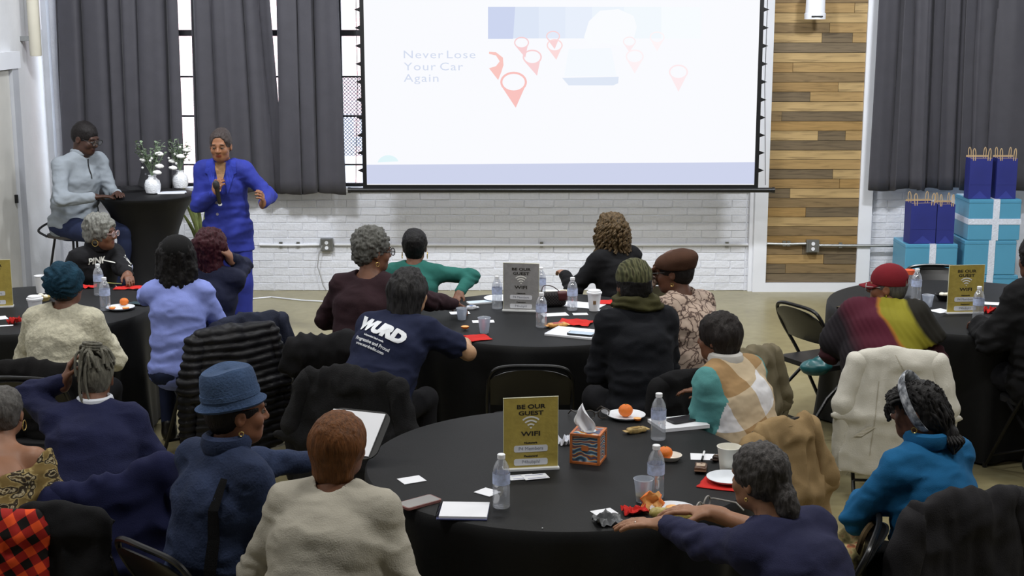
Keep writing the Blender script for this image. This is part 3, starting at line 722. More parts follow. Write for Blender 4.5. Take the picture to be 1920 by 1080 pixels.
def sign(px_, py_, rz, lab, board, w=.222, h=.292, dark=None):
    o = thing('wifi_sign', lab, 'sign', W(px_, py_, TZ + .001), R(rz), 'wifi sign boards'); ink = M_INK; wh = mat('white_print', (228, 228, 222), .6, .02)
    MB().box((0, 0, h/2 + .006), (w, .005, h)).build('board', board, o, False); bz = .006
    e = MB()
    for c, d in (((0, 0, h + .0065), (w + .003, .006, .002)), ((-w/2, 0, h/2 + .006), (.002, .006, h)), ((w/2, 0, h/2 + .006), (.002, .006, h))): e.box(c, d)
    e.build('clear_edge', mat('acrylic_edge', (214, 212, 180), .2), o, False)
    MB().box((0, 0, .004), (w + .006, .05, .008)).build('base', mat('acrylic_base', (222, 224, 226), .2, .02), o, False)
    def txt(s, sz, z, m=ink, bold=.0012, xs=1.25):
        V, F = text_mesh(s, sz, bold=bold, xs=xs); MB().add([(v[0], -.0032, z + v[1]) for v in V], F).build('lettering', m, o, False)
    txt('BE OUR', .024, h*.892, bold=.0007, xs=1.4); txt('GUEST', .024, h*.80, bold=.0007, xs=1.4); txt('WIFI', .027, h*.505, bold=.0007, xs=1.45)
    wf = lambda r0, r1: [(r*math.cos(a), -.0034, h*.578 + r*math.sin(a)) for r, A in ((r0, range(0, 9)), (r1, range(8, -1, -1))) for a in [R(48 + 84*k/8) for k in A]]
    for r0, r1 in ((.0, .008), (.016, .023), (.031, .038), (.046, .053)): MB().add(wf(r0 + .0001, r1), [tuple(range(18))]).build('wifi_arc', wh, o, False)
    for z, s, s2 in ((h*.275, 'Network', 'P4 Members'), (h*.085, 'Password', 'P4hubphl')):
        m_ = MB().prism(rrect(w*.62, h*.095, .008), .0031, .0036).build('text_field', M_BOX, o, False); m_.rotation_euler = (R(90), 0, 0); m_.location = (0, 0, z + .006)
        txt(s, .011, z + .03, bold=.0005, xs=1.3); V, F = text_mesh(s2, .02); MB().add([(v[0], -.0041, z + .006 + v[1]) for v in V], F).build('lettering', mat('field_ink', (120, 124, 136), .6), o, False)
    return o
def snackbar(px_, py_, rz, lab, c1, c2, w=.11, d=.035):
    o = thing('snack_bar', lab, 'snack bar', W(px_, py_, TZ + .001), R(rz)); mm = mat('wrap_' + str(c1[0]) + str(c1[1]), c1, .35, .3, 45, .3, 60)
    blob('wrapper', [BX((0, 0, .012), (w/2, d/2, .012), .008)], mm, o, .004, lambda V: .002*vn(V, 90))
    MB().box((0, 0, .0245), (w*.5, d*.7, .001)).build('print', mat('print_' + str(c2[0]) + str(c2[1]), c2, .4, .2, 80), o, False)
    for s in (-1, 1): MB().box((s*(w/2 + .008), 0, .012), (.016, d*.95, .002)).build('crimp', mm, o, False)
    return o

# ------------------------------------------------------------------ near table
sign(995, 879, 9, 'gold wifi sign on the nearest table, beside the tissue box', M_GOLD)
bottle(940, 950, 'water bottle beside the spiral notepad on the nearest table'); bottle(1234, 823, 'water bottle in front of the white notebook with a phone'); bottle(1229, 931, 'water bottle right behind the cup of yellow juice')
def tissue(px_, py_, rz):
    o = thing('tissue_box', 'orange and blue patterned tissue box with a white tissue sticking out', 'tissue box', W(px_, py_, TZ + .001), R(rz)); s = .058
    def pat(N, L, c):
        w = N.new('ShaderNodeTexWave'); w.wave_type = 'RINGS'; w.inputs['Scale'].default_value = 16; w.inputs['Distortion'].default_value = 6; w.inputs['Detail'].default_value = 1.5; L.new(c, w.inputs[0])
        return ramp(N, L, w.outputs[0], [(0, (60, 84, 110)), (.3, (120, 160, 190)), (.5, (214, 220, 222)), (.68, (206, 168, 70)), (.85, (190, 92, 40)), (1, (70, 90, 120))])
    MB().box((0, 0, .0625), (2*s, 2*s, .124)).build('carton', node_mat('tissue_pattern', pat, .5), o, False); e = MB(); q = mat('orange_border', (196, 112, 58), .5)
    for sx in (-1, 1):
        for sy in (-1, 1): e.box((sx*s, sy*s, .0625), (.010, .010, .125)); 
        for z in (.004, .121): e.box((sx*s, 0, z), (.010, 2*s, .009)); e.box((0, sx*s, z), (2*s, .010, .009))
    e.build('border', q, o, False)
    MB().lathe([(.032, .1255), (.001, .1262)], 20).build('opening', mat('film', (210, 214, 220), .3), o)
    em = MB().prism(rrect(.03, .022, .005), 0, .001).build('emblem', q, o); em.rotation_euler = (R(90), 0, 0); em.location = (0, -s - .001, .066)
    V = []; F = []; n = 14
    for j in range(n + 1):
        for i in range(n + 1):
            u, v = i/n - .5, j/n; wd = .018 + .075*math.sin(math.pi*min(1, v*.9 + .05))*(1 - .75*v*v); x = u*2*wd*.55 - .03*v; V.append((x, .024*math.sin(u*7 + v*2)*(1 - v*.4) - .005, .122 + v*.115 - abs(u)*.05*v))
    for j in range(n):
        for i in range(n): k = j*(n + 1) + i; F.append((k, k + 1, k + n + 2, k + n + 1))
    MB().add(V, F).build('tissue', M_PAPER, o).modifiers.new('t', 'SOLIDIFY').thickness = .0015
tissue(1103, 862, -17)
napkin(1062, 832, .07, .05, 20, 'crumpled pale scrap behind the tissue box', 5, .03).children[0].data.materials[0] = M_CARD
paper(772, 900, .095, .075, 28, 'small white card alone at the left of the nearest table'); paper(914, 923, .07, .08, 50, 'white card tucked behind the bottle by the notepad')
for px_, py_, rz, l in ((978, 895, 12, 'printed card lying left of another in front of the gold sign'), (1004, 894, 17, 'printed card on top right in front of the gold sign')):
    o = paper(px_, py_, .10, .06, rz, l, 2, M_BLUEINK, TZ + (.0015 if px_ < 990 else .004))
phone(786, 944, -50, 'smartphone in a pinkish brown case on the nearest table', mat('pink_brown_case', (138, 92, 88), .5), mat('grey_phone_glass', (120, 116, 110), .12), w=.08, d=.16)
o = thing('spiral_notepad', 'white spiral notepad next to the smartphone in a pink case', 'notepad', W(869, 961, TZ + .001), R(-3))
MB().box((0, 0, .002), (.185, .165, .003)).build('cover', mat('navy_cover', (60, 66, 110), .5), o, False); MB().box((.004, .003, .008), (.175, .158, .009)).build('pages', M_PAPER, o, False)
MB().tube([(-.092 + .005*math.cos(k*1.2), -.078 + k*.0026, .008 + .008*math.sin(k*1.2)) for k in range(60)], .0013, 5).build('spiral_wire', M_BLACKM, o)
plate(1174, 783, .088, 'white plate with a whole orange at the back of the nearest table'); orange(1173, 781, .033, 'whole orange on the plate at the back of the nearest table'); orange(1195, 789, .018, 'peeled orange piece beside the whole orange', half=True)
table_glasses(1118, 777, 205, 'dark sunglasses lying behind the tissue box', mat('dark_frame', (60, 54, 48), .3), M_DLENS)
snackbar(1193, 811, 25, 'small snack in a clear wrapper beside the white notebook', (176, 150, 96), (150, 120, 60), .09, .035)
o = thing('notebook', 'white notebook under a phone near the plaid vest', 'notebook', W(1272, 797, TZ + .001), R(18)); MB().box((0, 0, .007), (.225, .17, .014)).build('pages', M_PAPER, o, False); MB().box((0, 0, .0148), (.226, .171, .0012)).build('cover', M_PAPER, o, False)
phone(1283, 788, -62, 'black phone lying on the white notebook by the plaid vest', z=TZ + .0175)
o = thing('small_bowl', 'small white bowl holding an orange behind a water bottle', 'bowl', W(1256, 862, TZ + .001)); MB().lathe([(.0005, .003), (.03, .003), (.047, .018), (.05, .022), (.048, .018), (.032, 0), (.0005, 0)], 32, cap=False).build('bowl', M_CREAM, o)
orange(1247, 861, .031, 'orange sitting in the small white bowl')
paper(1322, 857, .12, .085, -6, 'white paper under a pen beside the big paper cup'); o = thing('pen', 'white and black pen lying on the paper by the big cup', 'pen', W(1318, 856, TZ + .009), R(78))
MB().tube([(-.055, 0, 0), (.0, 0, 0)], .0048, 8).build('grip', M_BLACKM, o); MB().tube([(0, 0, 0), (.07, 0, 0)], .0045, 8).build('barrel', M_WCAP, o)
snackbar(1314, 882, 80, 'brown snack packet in front of the pen', (92, 66, 50), (190, 170, 150), .075, .05); snackbar(1343, 864, 60, 'dark candy beside the big paper cup', (50, 36, 30), (80, 60, 44), .035, .03)
ucup(1366, 884, .047, .034, .105, M_CREAM, 'big empty white paper cup beside the grey ponytail')
napkin(1352, 908, .16, .14, -20, 'red napkin under the plate by the big paper cup', 2, .0); plate(1365, 904, .085, 'white plate on the red napkin at the right of the nearest table').location.z += .006
table_glasses(1318, 948, 60, 'clear grey eyeglasses lying near the orange peel', mat('clear_grey_frame', (150, 146, 142), .3), M_LENS, 1.15)
ucup(1206, 940, .036, .026, .09, M_CUPP, 'frosted plastic cup with yellow juice', liquid=mat('yellow_juice', (206, 176, 30), .3), name='plastic_cup')
plate(1262, 962, .086, 'white plate holding a peeled orange in front of the navy sweater'); orange(1261, 959, .026, 'peeled orange half on the front plate', half=True)
o = thing('orange_peel', 'opened orange peel curling beside the juice cup', 'orange peel', W(1222, 958, TZ + .004), R(30))
V = []; F = []; n = 14
for j in range(n + 1):
    for i in range(n + 1): a = R(-70 + 200*i/n); t_ = R(18 + 118*j/n); V.append((.042*math.sin(t_)*math.cos(a) + .008*math.sin(j), .042*math.sin(t_)*math.sin(a), .034 - .04*math.cos(t_) + .006*math.sin(i*1.3)))
for j in range(n):
    for i in range(n): k = j*(n + 1) + i; F.append((k, k + 1, k + n + 2, k + n + 1))
q = MB().add(V, F).build('peel', [M_ORANGE, M_SEG], o); s_ = q.modifiers.new('t', 'SOLIDIFY'); s_.thickness = .003; s_.material_offset = 1
napkin(1190, 962, .09, .07, 10, 'crumpled red napkin by the orange peel', 8, .025); paper(1133, 961, .085, .065, 25, 'white card at the fingertips of the navy sweater')
tag(MB().lathe([(.002, 0), (.003, .002), (.001, .004)], 8).build('crumb', M_PAPER), 'tiny white crumb at the front of the nearest table', 'crumb').location = W(1017, 991, TZ)

# ------------------------------------------------------------------ middle table
sign(977, 583, -9, 'grey wifi sign on the middle table', M_SILVER)
bottle(932, 578, 'water bottle left of the grey wifi sign'); bottle(1015, 613, 'water bottle in front of the grey wifi sign'); bottle(1014, 560, 'water bottle half hidden behind the grey wifi sign'); bottle(1073, 581, 'water bottle beside the white coffee cup')
ucup(1114, 582, .043, .031, .112, M_WCAP, 'white coffee cup with a lid on the middle table', lid=M_WCAP, logo=True, name='coffee_cup')
ucup(908, 624, .036, .025, .09, M_CUPP, 'empty frosted plastic cup standing on a napkin', name='plastic_cup'); ucup(866, 599, .033, .024, .07, M_CUPP, 'frosted plastic cup under the gesturing hand', name='plastic_cup')
paper(906, 603, .13, .07, 6, 'white napkin under the frosted cup of the middle table'); paper(862, 587, .12, .08, 10, 'white paper under the hand at the middle table')
napkin(896, 634, .13, .15, 20, 'red napkin by the elbow of the lettered shirt', 3, .004); orange(872, 617, .024, 'orange piece next to the lettered shirt', half=True)
plate(938, 563, .105, 'white plate behind the bottle left of the grey sign'); o = phone(899, 568, -70, 'pale blue phone by the teal sleeve', M_WCAP, mat('pale_screen', (200, 214, 226), .3))
paper(1092, 572, .26, .17, -25, 'large white paper between bottle and coffee cup'); napkin(1148, 568, .18, .13, -15, 'red napkin behind the coffee cup', 4, .006); paper(1139, 583, .10, .10, 30, 'white card right of the coffee cup')
o = paper(1088, 589, .09, .06, 5, 'name card lying in front of the coffee cup', 1)
paper(1040, 590, .16, .09, 12, 'crumpled white paper behind the snack box'); napkin(1078, 606, .20, .15, -20, 'red napkin beside the snack box on the middle table', 6, .008)
snackbar(1045, 613, 18, 'orange and white striped snack box on the middle table', (206, 150, 80), (176, 60, 50), .115, .05)
o = thing('notepad', 'white notepad under a phone on the middle table', 'notepad', W(1080, 626, TZ + .001), R(-24)); MB().box((0, 0, .005), (.30, .22, .010)).build('pages', M_PAPER, o, False); MB().box((-.148, 0, .0105), (.006, .215, .004)).build('binding', M_CARD, o, False)
phone(1090, 627, 68, 'black phone with a lit screen on the notepad', scr_=M_SCRL, z=TZ + .013)
o = thing('handbag', 'small dark checked handbag with thin strap on the middle table', 'handbag', W(1036, 574, TZ + .001), R(15))
def hounds(N, L, s):
    c = N.new('ShaderNodeTexChecker'); c.inputs['Scale'].default_value = 110; c.inputs['Color1'].default_value = lin((50, 46, 46)); c.inputs['Color2'].default_value = lin((22, 20, 22)); L.new(s, c.inputs[0]); return c.outputs[0]
blob('bag_body', [BX((0, 0, .045), (.085, .035, .045), .025)], node_mat('checked_bag', hounds), o, .005); blob('flap', [BX((.06, -.01, .065), (.035, .03, .03), .015)], mat('dark_red_leather', (70, 22, 22), .4), o, .005)
MB().tube(arcpts([(-.075, 0, .07), (-.06, 0, .13), (0, 0, .125), (.07, 0, .07)]), .0028, 6).build('strap', mat('dark_strap', (60, 40, 40), .5), o)
snackbar(1060, 551, 10, 'small yellow wrapped snack at the back of the middle table', (200, 186, 140), (210, 200, 170), .07, .04)
paper(1040, 545, .16, .05, 4, 'folded white paper at the back edge of the middle table')
snackbar(884, 580, 15, 'white tissue packet by the fingers at the middle table', (210, 214, 222), (120, 140, 190), .06, .03)

# ------------------------------------------------------------------ right table
sign(1808, 587, 5, 'gold wifi sign on the right table, beside the red cap', M_GOLD)
bottle(1833, 600, 'water bottle in front of the gold sign at the right table'); bottle(1717, 563, 'water bottle behind the shoulder of the person in the red cap')
q = thing('juice_bottle', 'clear bottle with an orange lid at the right table', 'bottle', W(1703, 556, TZ)); MB().lathe([(.036, 0), (.038, .01), (.038, .13), (.03, .15)], 24).build('bottle', M_PET, q); MB().lathe([(.033, .148), (.033, .175), (.03, .178)], 20).build('lid', mat('orange_lid', (222, 96, 56), .4), q)
MB().box((.012, 0, .165), (.001, .001, .001)).build('lid_mark', M_WCAP, q, False)
ucup(1739, 575, .036, .026, .075, M_CUPP, 'frosted plastic cup at the right table', name='plastic_cup')
q = thing('snack_bowl', 'black bowl of white snacks left of the gold sign', 'bowl', W(1771, 563, TZ)); MB().lathe([(.0005, .004), (.035, .004), (.058, .035), (.061, .04), (.057, .034), (.036, 0), (.0005, 0)], 32, cap=False).build('bowl', M_BLACKM, q)
blob('snack_pile', [EL((.01*math.cos(a*2.4)*2, .02*math.sin(a*2.4), .034 + .004*(a % 3)), (.018, .018, .012), .003) for a in range(7)], mat('white_snack', (226, 222, 206), .6, .08, 60), q, .004)
paper(1763, 583, .11, .10, 30, 'white napkin left of the gold sign at the right table'); paper(1854, 569, .13, .09, -15, 'white paper behind the bottle at the right table')
napkin(1857, 586, .08, .07, 10, 'crumpled red napkin near the right edge of the picture', 7, .03); table_glasses(1849, 604, 20, 'black eyeglasses beside the bottle at the right table', M_BLACKM, M_LENS)
phone(1592, 580, 35, 'black phone on the left edge of the right table')

# ------------------------------------------------------------------ left table
sign(-10, 576, 12, 'gold wifi sign cut off by the left edge of the picture', M_GOLD)
bottle(186, 553, 'water bottle farther back on the left table'); bottle(198, 581, 'water bottle beside the plate of oranges on the left table')
plate(226, 580, .088, 'white plate of oranges on the left table'); orange(233, 573, .028, 'orange at the back of the plate on the left table'); orange(211, 580, .020, 'small peeled orange at the left of the plate', half=True); orange(236, 581, .022, 'orange segment at the front of the plate', half=True)
napkin(163, 539, .13, .10, 15, 'red napkin beside the teal beanie', 11, .012); napkin(242, 541, .19, .09, 5, 'red napkin under the hand of the black hoodie', 12, .008)
ucup(67, 590, .045, .033, .10, M_WCAP, 'white coffee cup with lid on the left table beside the beanie', lid=M_WCAP, name='coffee_cup'); ucup(77, 549, .036, .027, .115, M_WCAP, 'tall white paper cup behind the teal beanie')
q = thing('snack_tray', 'small tray of snacks beyond the coffee cup on the left table', 'tray', W(80, 563, TZ)); MB().lathe([(.0005, .004), (.04, .004), (.055, .025), (.052, .022), (.04, 0), (.0005, 0)], 28, cap=False).build('tray', mat('tan_tray', (190, 170, 110), .5), q)
blob('snack_pile', [EL((.02*math.cos(a*2.2), .02*math.sin(a*2.2), .024 + .006*(a % 3)), (.015, .015, .012), .003) for a in range(8)], mat('white_snack', (226, 222, 206), .6), q, .004)
napkin(27, 607, .07, .07, 0, 'crumpled red napkin at the left edge of the picture', 13, .04); paper(5, 596, .05, .10, 30, 'white slip near the left edge of the picture'); paper(38, 600, .09, .07, 10, 'white napkin beside the red one at the far left'); paper(8, 611, .10, .03, 20, 'white stirrer wrapper at the far left')
phone(262, 571, 65, 'dark teal phone beside the plate of oranges', scr_=mat('teal_glass', (60, 84, 92), .2))
q = thing('stirrer', 'yellow stirrer stick by the hoodie at the left table', 'stirrer', W(212, 531, TZ + .006), R(-20)); MB().tube([(-.06, 0, 0), (.06, 0, 0)], .003, 6).build('stick', mat('stirrer', (190, 184, 110), .5), q); MB().tube([(.06, 0, 0), (.068, 0, 0)], .0045, 6).build('tip', mat('stirrer', (190, 184, 110), .5), q)

# ================================================================== cocktail table, stool, laptop, vases
ct = W(275, 364, 1.07)
q = thing('cocktail_table', 'tall cocktail table under a black stretch cover', 'table', (ct[0], ct[1], 0))
pr = [(.39, 0), (.38, .03), (.30, .16), (.24, .32), (.215, .46), (.22, .62), (.25, .76), (.31, .92), (.37, 1.02), (.40, 1.05), (.402, 1.066), (.39, 1.072), (.001, 1.073)]
MB().lathe(pr, 64, mod=lambda r, z, a, j: r*(1 + .035*math.cos(4*a)*(1 - z) if z < 1 else 1)).build('stretch_cover', fabric('black_spandex', (20, 20, 22), .1, .05, 200, .55), q)
for a in range(4): MB().lathe([(.03, 0), (.03, .02)], 12, c=(.36*math.cos(a*1.571), .36*math.sin(a*1.571), 0)).build('foot_pocket', M_BLACKM, q)
CTZ = 1.074
def vase(px_, py_, lab, seed, Y=None):
    p_ = W(px_, py_, CTZ); o = thing('flower_vase', lab, 'vase', p_); rr = random.Random(seed)
    pr = [(.035, 0), (.056, .008), (.064, .04), (.066, .075), (.058, .11), (.036, .128), (.030, .14), (.034, .155), (.030, .154), (.026, .14)]
    MB().lathe(pr, 40, mod=lambda r, z, a, j: r*(1 + .025*math.sin(10*a + j*2) if .005 < z < .12 else 1)).build('vase', mat('white_ceramic', (232, 234, 238), .3, .02, 5, .6, 90), o)
    G = mat('eucalyptus_leaf', (120, 138, 110), .6, .2, 20); WF = mat('white_petal', (236, 236, 232), .6, .03)
    st = MB(); lv = []; fl = []
    for k in range(20):
        a = rr.uniform(0, 6.28); sp = rr.uniform(.03, .13); hh_ = rr.uniform(.16, .30); P = [np.array((0, 0, .14)), np.array((sp*.4*math.cos(a), sp*.4*math.sin(a), .14 + hh_*.5)), np.array((sp*math.cos(a), sp*math.sin(a), .14 + hh_))]
        st.tube(P, .0022, 5)
        for t_ in range(9):
            c = P[1] + (P[2] - P[1])*(t_/8); b_ = rr.uniform(0, 6.28); lv.append((c, b_, rr.uniform(.028, .042)))
    st.build('stems', G, o)['kind'] = 'stuff'
    lm = MB()
    for c, b_, s_ in lv:
        d_ = np.array((math.cos(b_), math.sin(b_), rr.uniform(-.2, .8))); d_ /= np.linalg.norm(d_); e = np.cross(d_, (0, 0, 1)); e /= np.linalg.norm(e)
        lm.add([c, c + d_*s_*.5 + e*s_*.38, c + d_*s_, c + d_*s_*.5 - e*s_*.38 + np.array((0, 0, .004))], [(0, 1, 2, 3)])
    lm.build('leaves', G, o)['kind'] = 'stuff'
    for k in range(4):
        a = rr.uniform(2.6, 6.9); c = np.array((.07*math.cos(a), .06*math.sin(a) - .02, .18 + .05*k)); 
        blob('flower', [EL(c + np.array((.018*math.cos(i*1.26), .018*math.sin(i*1.26), .006*(i % 2))), (.020, .020, .014), .004) for i in range(5)] + [EL(c + np.array((0, 0, .008)), (.016, .016, .016), .004)], WF, o, .005)
    for k in range(8):
        a = rr.uniform(0, 6.28); c = np.array((.09*math.cos(a), .07*math.sin(a), .22 + .02*k)); MB().lathe([(.001, -.011), (.009, -.004), (.011, .003), (.006, .01), (.001, .012)], 8, c=c).build('blossom', WF, o)
vase(287, 363, 'white ribbed vase of white flowers left of its twin', 1); vase(339, 353, 'white ribbed vase of flowers next to the woman in blue', 5)
o = thing('laptop', 'open black laptop seen from behind on the cocktail table', 'laptop', W(243, 356, CTZ), R(-62))
MB().prism(rrect(.34, .24, .012), 0, .016).build('keyboard_base', M_BLACKM, o)
q = MB().prism(rrect(.34, .23, .012), 0, .008).build('screen_lid', M_BLACKM, o); q.location = (0, .112, .018); q.rotation_euler = (R(74), 0, 0); q.location = (0, .15, .125)
MB().box((0, -.0, .0085), (.05, .014, .001)).build('lid_badge', mat('badge_grey', (120, 120, 126), .3), q, False)
MB().box((0, .02, .0166), (.30, .11, .001)).build('keys', mat('key_black', (34, 34, 36), .5), o, False)
o = thing('paper_stack', 'white papers lying on the cocktail table in front of the vases', 'paper', W(322, 362, CTZ + .001), R(8)); MB().box((0, 0, .003), (.22, .12, .006)).build('sheets', M_PAPER, o, False); MB().box((.02, .01, .007), (.2, .11, .002)).build('top_sheet', M_CARD, o, False).rotation_euler = (0, 0, .15)
# bar stool
sp = (-3.52, 11.95)
q = thing('bar_stool', 'tall bar stool with thin black legs under the man with the laptop', 'stool', (sp[0], sp[1], 0), R(-60))
P = [(x, y) for x, y in rrect(.40, .36, .12)]; MB().prism(P, .74, .765).build('seat', mat('stool_seat', (70, 66, 62), .6), q)
MB().tube(arcpts([(-.19, -.12, .75), (-.2, -.2, .80), (0, -.24, .84), (.2, -.2, .80), (.19, -.12, .75)]), .01, 8).build('low_back', M_BLACKM, q)
for sx in (-1, 1):
    for sy in (-1, 1): MB().tube([(sx*.12, sy*.1, .74), (sx*.22, sy*.2, .008)], .01, 8).build('leg', M_BLACKM, q)
MB().tube([(-.175, -.155, .3), (.175, -.155, .3), (.175, .155, .3), (-.175, .155, .3)], .008, 6, True).build('footrest', M_BLACKM, q)
# strap-leaf plant behind the cocktail table
o = thing('potted_plant', 'strap-leaved plant beside the blue suit behind the cocktail table', 'plant', (-2.72, 12.45, 0))
MB().lathe([(.11, 0), (.13, .02), (.16, .26), (.15, .27), (.14, .25), (.001, .24)], 28).build('pot', mat('dark_pot', (60, 58, 56), .6), o)
for k in range(11):
    a = k*.57; l = .62 + .1*(k % 3); pts = [(0.03*math.cos(a), .03*math.sin(a), .25), (.08*math.cos(a), .08*math.sin(a), .25 + l*.6), (.2*math.cos(a), .2*math.sin(a), .25 + l)]
    q = MB().tube(arcpts(pts, 5), [.016]*8 + [.012, .007, .002], 6, flat=.2).build('leaf', mat('striped_leaf', (110, 120, 70), .5, .4, 14), o)

# ================================================================== gift boxes and bags
M_GIFT = mat('light_blue_gift_wrap', (80, 148, 180), .4, .05, 3); M_RIB = mat('silver_white_ribbon', (214, 220, 234), .3, .12, 60, .6, 120); M_BAG = mat('royal_blue_bag', (34, 42, 118), .55, .08, 6); M_KRAFT = mat('kraft_paper', (186, 158, 120), .7, .08)
YG = 12.45
def gift(lab, px0, px1, z0, z1, cross=True, hz=True, dep=.42, yo=0):
    xa, xb = WY(px0, 450, YG)[0], WY(px1, 450, YG)[0]; o = thing('gift_box', lab, 'gift box', ((xa + xb)/2, YG + dep/2 + yo, z0), 0, 'light blue gift boxes'); w = xb - xa; h = z1 - z0
    bb_ = MB().box((0, 0, h/2), (w, dep, h - .002)).build('box', M_GIFT, o, False); bv = bb_.modifiers.new('b', 'BEVEL'); bv.width = .006
    MB().box((0, 0, h - .03), (w + .006, dep + .006, .003)).build('lid_edge', mat('gift_edge', (66, 132, 164), .5), o, False)
    MB().box((0.01, 0, h/2), (.058, dep + .008, h + .001)).build('ribbon', M_RIB, o, False)
    if hz: MB().box((0, 0, h*.46), (w + .007, dep + .009, .052)).build('ribbon', M_RIB, o, False)
z3 = WY(1860, 374, YG)[2]; z2 = WY(1860, 451, YG)[2]; z1 = WY(1860, 516, YG)[2]
gift('light blue gift box at the bottom of the tall stack', 1802, 1914, 0.0, z1, hz=False); gift('light blue gift box in the middle of the tall stack', 1810, 1907, z1 + .001, z2, hz=False); gift('light blue gift box with crossed ribbons on top of the tall stack', 1814, 1911, z2 + .001, z3)
zl = WY(1750, 458, YG)[2]; gift('light blue gift box under the two leaning blue bags', 1699, 1797, 0, zl, hz=False)
def bag(lab, px0, px1, z0, z1, dep=.13, rz=0, yo=.1):
    xa, xb = WY(px0, 350, YG)[0], WY(px1, 350, YG)[0]; w = xb - xa; h = z1 - z0
    o = thing('paper_bag', lab, 'bag', ((xa + xb)/2, YG + yo, z0 + .001), R(rz), 'royal blue paper bags')
    m = MB(); hw_, d2 = w/2, dep/2; e = .004
    V = [(-hw_, -d2, 0), (hw_, -d2, 0), (hw_, d2, 0), (-hw_, d2, 0), (-hw_*1.0, -d2, h), (hw_*1.0, -d2, h), (hw_*1.0, d2, h), (-hw_*1.0, d2, h), (0, -d2 - .003, h*.02), (0, -d2 - .012, h)]
    m.add([V[i] for i in range(8)], [(3, 2, 1, 0), (0, 1, 5, 4), (1, 2, 6, 5), (2, 3, 7, 6), (3, 0, 4, 7)]); q = m.build('bag_body', M_BAG, o, False); s_ = q.modifiers.new('t', 'SOLIDIFY'); s_.thickness = .003
    MB().box((0, -d2 + .006, h - .012), (w*.96, .002, .03)).build('lining', M_KRAFT, o, False); MB().box((0, d2 + .001, h + .006), (w*.98, .004, .022)).build('rim', M_KRAFT, o, False)
    MB().add([(-hw_*.75, -d2 - .003, 0.002), (hw_*.75, -d2 - .003, 0.002), (0, -d2 - .003, h*.2)], [(0, 1, 2)]).build('bottom_fold', mat('royal_blue_fold', (46, 56, 136), .55), o, False)
    MB().box((0, -d2 - .002, h*.36), (w*.98, .001, .003)).build('crease', mat('royal_blue_fold', (46, 56, 136), .55), o, False)
    for y_ in (-d2, d2): MB().tube(arcpts([(-w*.36, y_, h - .02), (-w*.40, y_, h + .06), (-w*.34, y_, h + .085), (-w*.28, y_, h + .05), (-w*.28, y_, h - .02)] if w < .25 else [(-w*.3, y_, h - .02), (-w*.2, y_, h + .05), (0, y_, h + .075), (w*.2, y_, h + .05), (w*.3, y_, h - .02)]), .004, 6).build('handle', M_KRAFT, o)
    if w < .25: 
        for y_ in (-d2, d2): MB().tube(arcpts([(w*.28, y_, h - .02), (w*.30, y_, h + .06), (w*.36, y_, h + .085), (w*.40, y_, h + .05), (w*.38, y_, h - .02)]), .004, 6).build('handle', M_KRAFT, o)
zt = WY(1840, 298, YG)[2]
bag('blue paper bag at the left on top of the tall gift stack', 1819, 1861, z3, zt); bag('blue paper bag at the right on top of the tall gift stack', 1870, 1908, z3, zt)
zt2 = WY(1750, 382, YG)[2]
bag('wider blue paper bag on the left gift box', 1710, 1760, zl, zt2, .15, 6); bag('blue paper bag at the right on the left gift box', 1763, 1796, zl, zt2 - .01, .13, 0)

# ================================================================== people
def rotz(a): c, s = math.cos(a), math.sin(a); return np.array([[c, -s, 0], [s, c, 0], [0, 0, 1.0]])
def rotx(a): c, s = math.cos(a), math.sin(a); return np.array([[1.0, 0, 0], [0, c, -s], [0, s, c]])
def roty(a): c, s = math.cos(a), math.sin(a); return np.array([[c, 0, s], [0, 1.0, 0], [-s, 0, c]])
def unit(v): v = np.asarray(v, float); return v/max(np.linalg.norm(v), 1e-9)
EX = np.array([1.0, 0, 0])
class Sk: pass
def skeleton(p):
    k = Sk(); s = p.get('s', 1.0)*.955; l = R(p.get('lean', 5)); bd = R(p.get('bend', 6)); side = R(p.get('side', 0))
    hz = p.get('hip', .545); k.s = s
    def u(a): return np.array([math.sin(side), math.sin(a), math.cos(a)])
    k.P = np.array([0, 0, hz]); k.W = k.P + u(l)*.17*s; k.C = k.W + u(l + bd*.5)*.19*s; k.u3 = u(l + bd); k.N = k.C + k.u3*.175*s
    k.f3 = unit(np.cross(k.u3, -EX)); k.f3 = unit(np.cross(k.u3, EX))*-1
    tw = rotz(R(p.get('twist', 0))); k.X = tw @ EX
    sw = p.get('sw', .156)*s*(.6 + .4*p.get('w', 1))
    k.sh = {'L': k.N - k.u3*.06*s - k.X*sw, 'R': k.N - k.u3*.06*s + k.X*sw}
    na = (l + bd)*.45
    k.un = u(na); k.H = k.N + k.un*.145*s + np.array([0, .03*s, 0]) + A3(p.get('hoff', (0, 0, 0)))
    k.Rh = rotz(R(p.get('hy', 0))) @ rotx(-R(p.get('hp', 0))) @ roty(R(p.get('hr', 0)))
    k.hs = p.get('hs', 1.0)*p.get('s', 1.0)*.98
    k.top = k.H + k.Rh @ np.array([0, -.01, .122])*k.hs
    return k
def ik(a, t, l1, l2, pole):
    d = t - a; D = np.linalg.norm(d); M = (l1 + l2)*.995
    if D > M: t = a + d*(M/D); d = t - a; D = M
    e = d/D; x = (l1*l1 - l2*l2 + D*D)/(2*D); h = math.sqrt(max(0, l1*l1 - x*x)); q = pole - e*(pole @ e); q = unit(q)
    return a + e*x + q*h, t
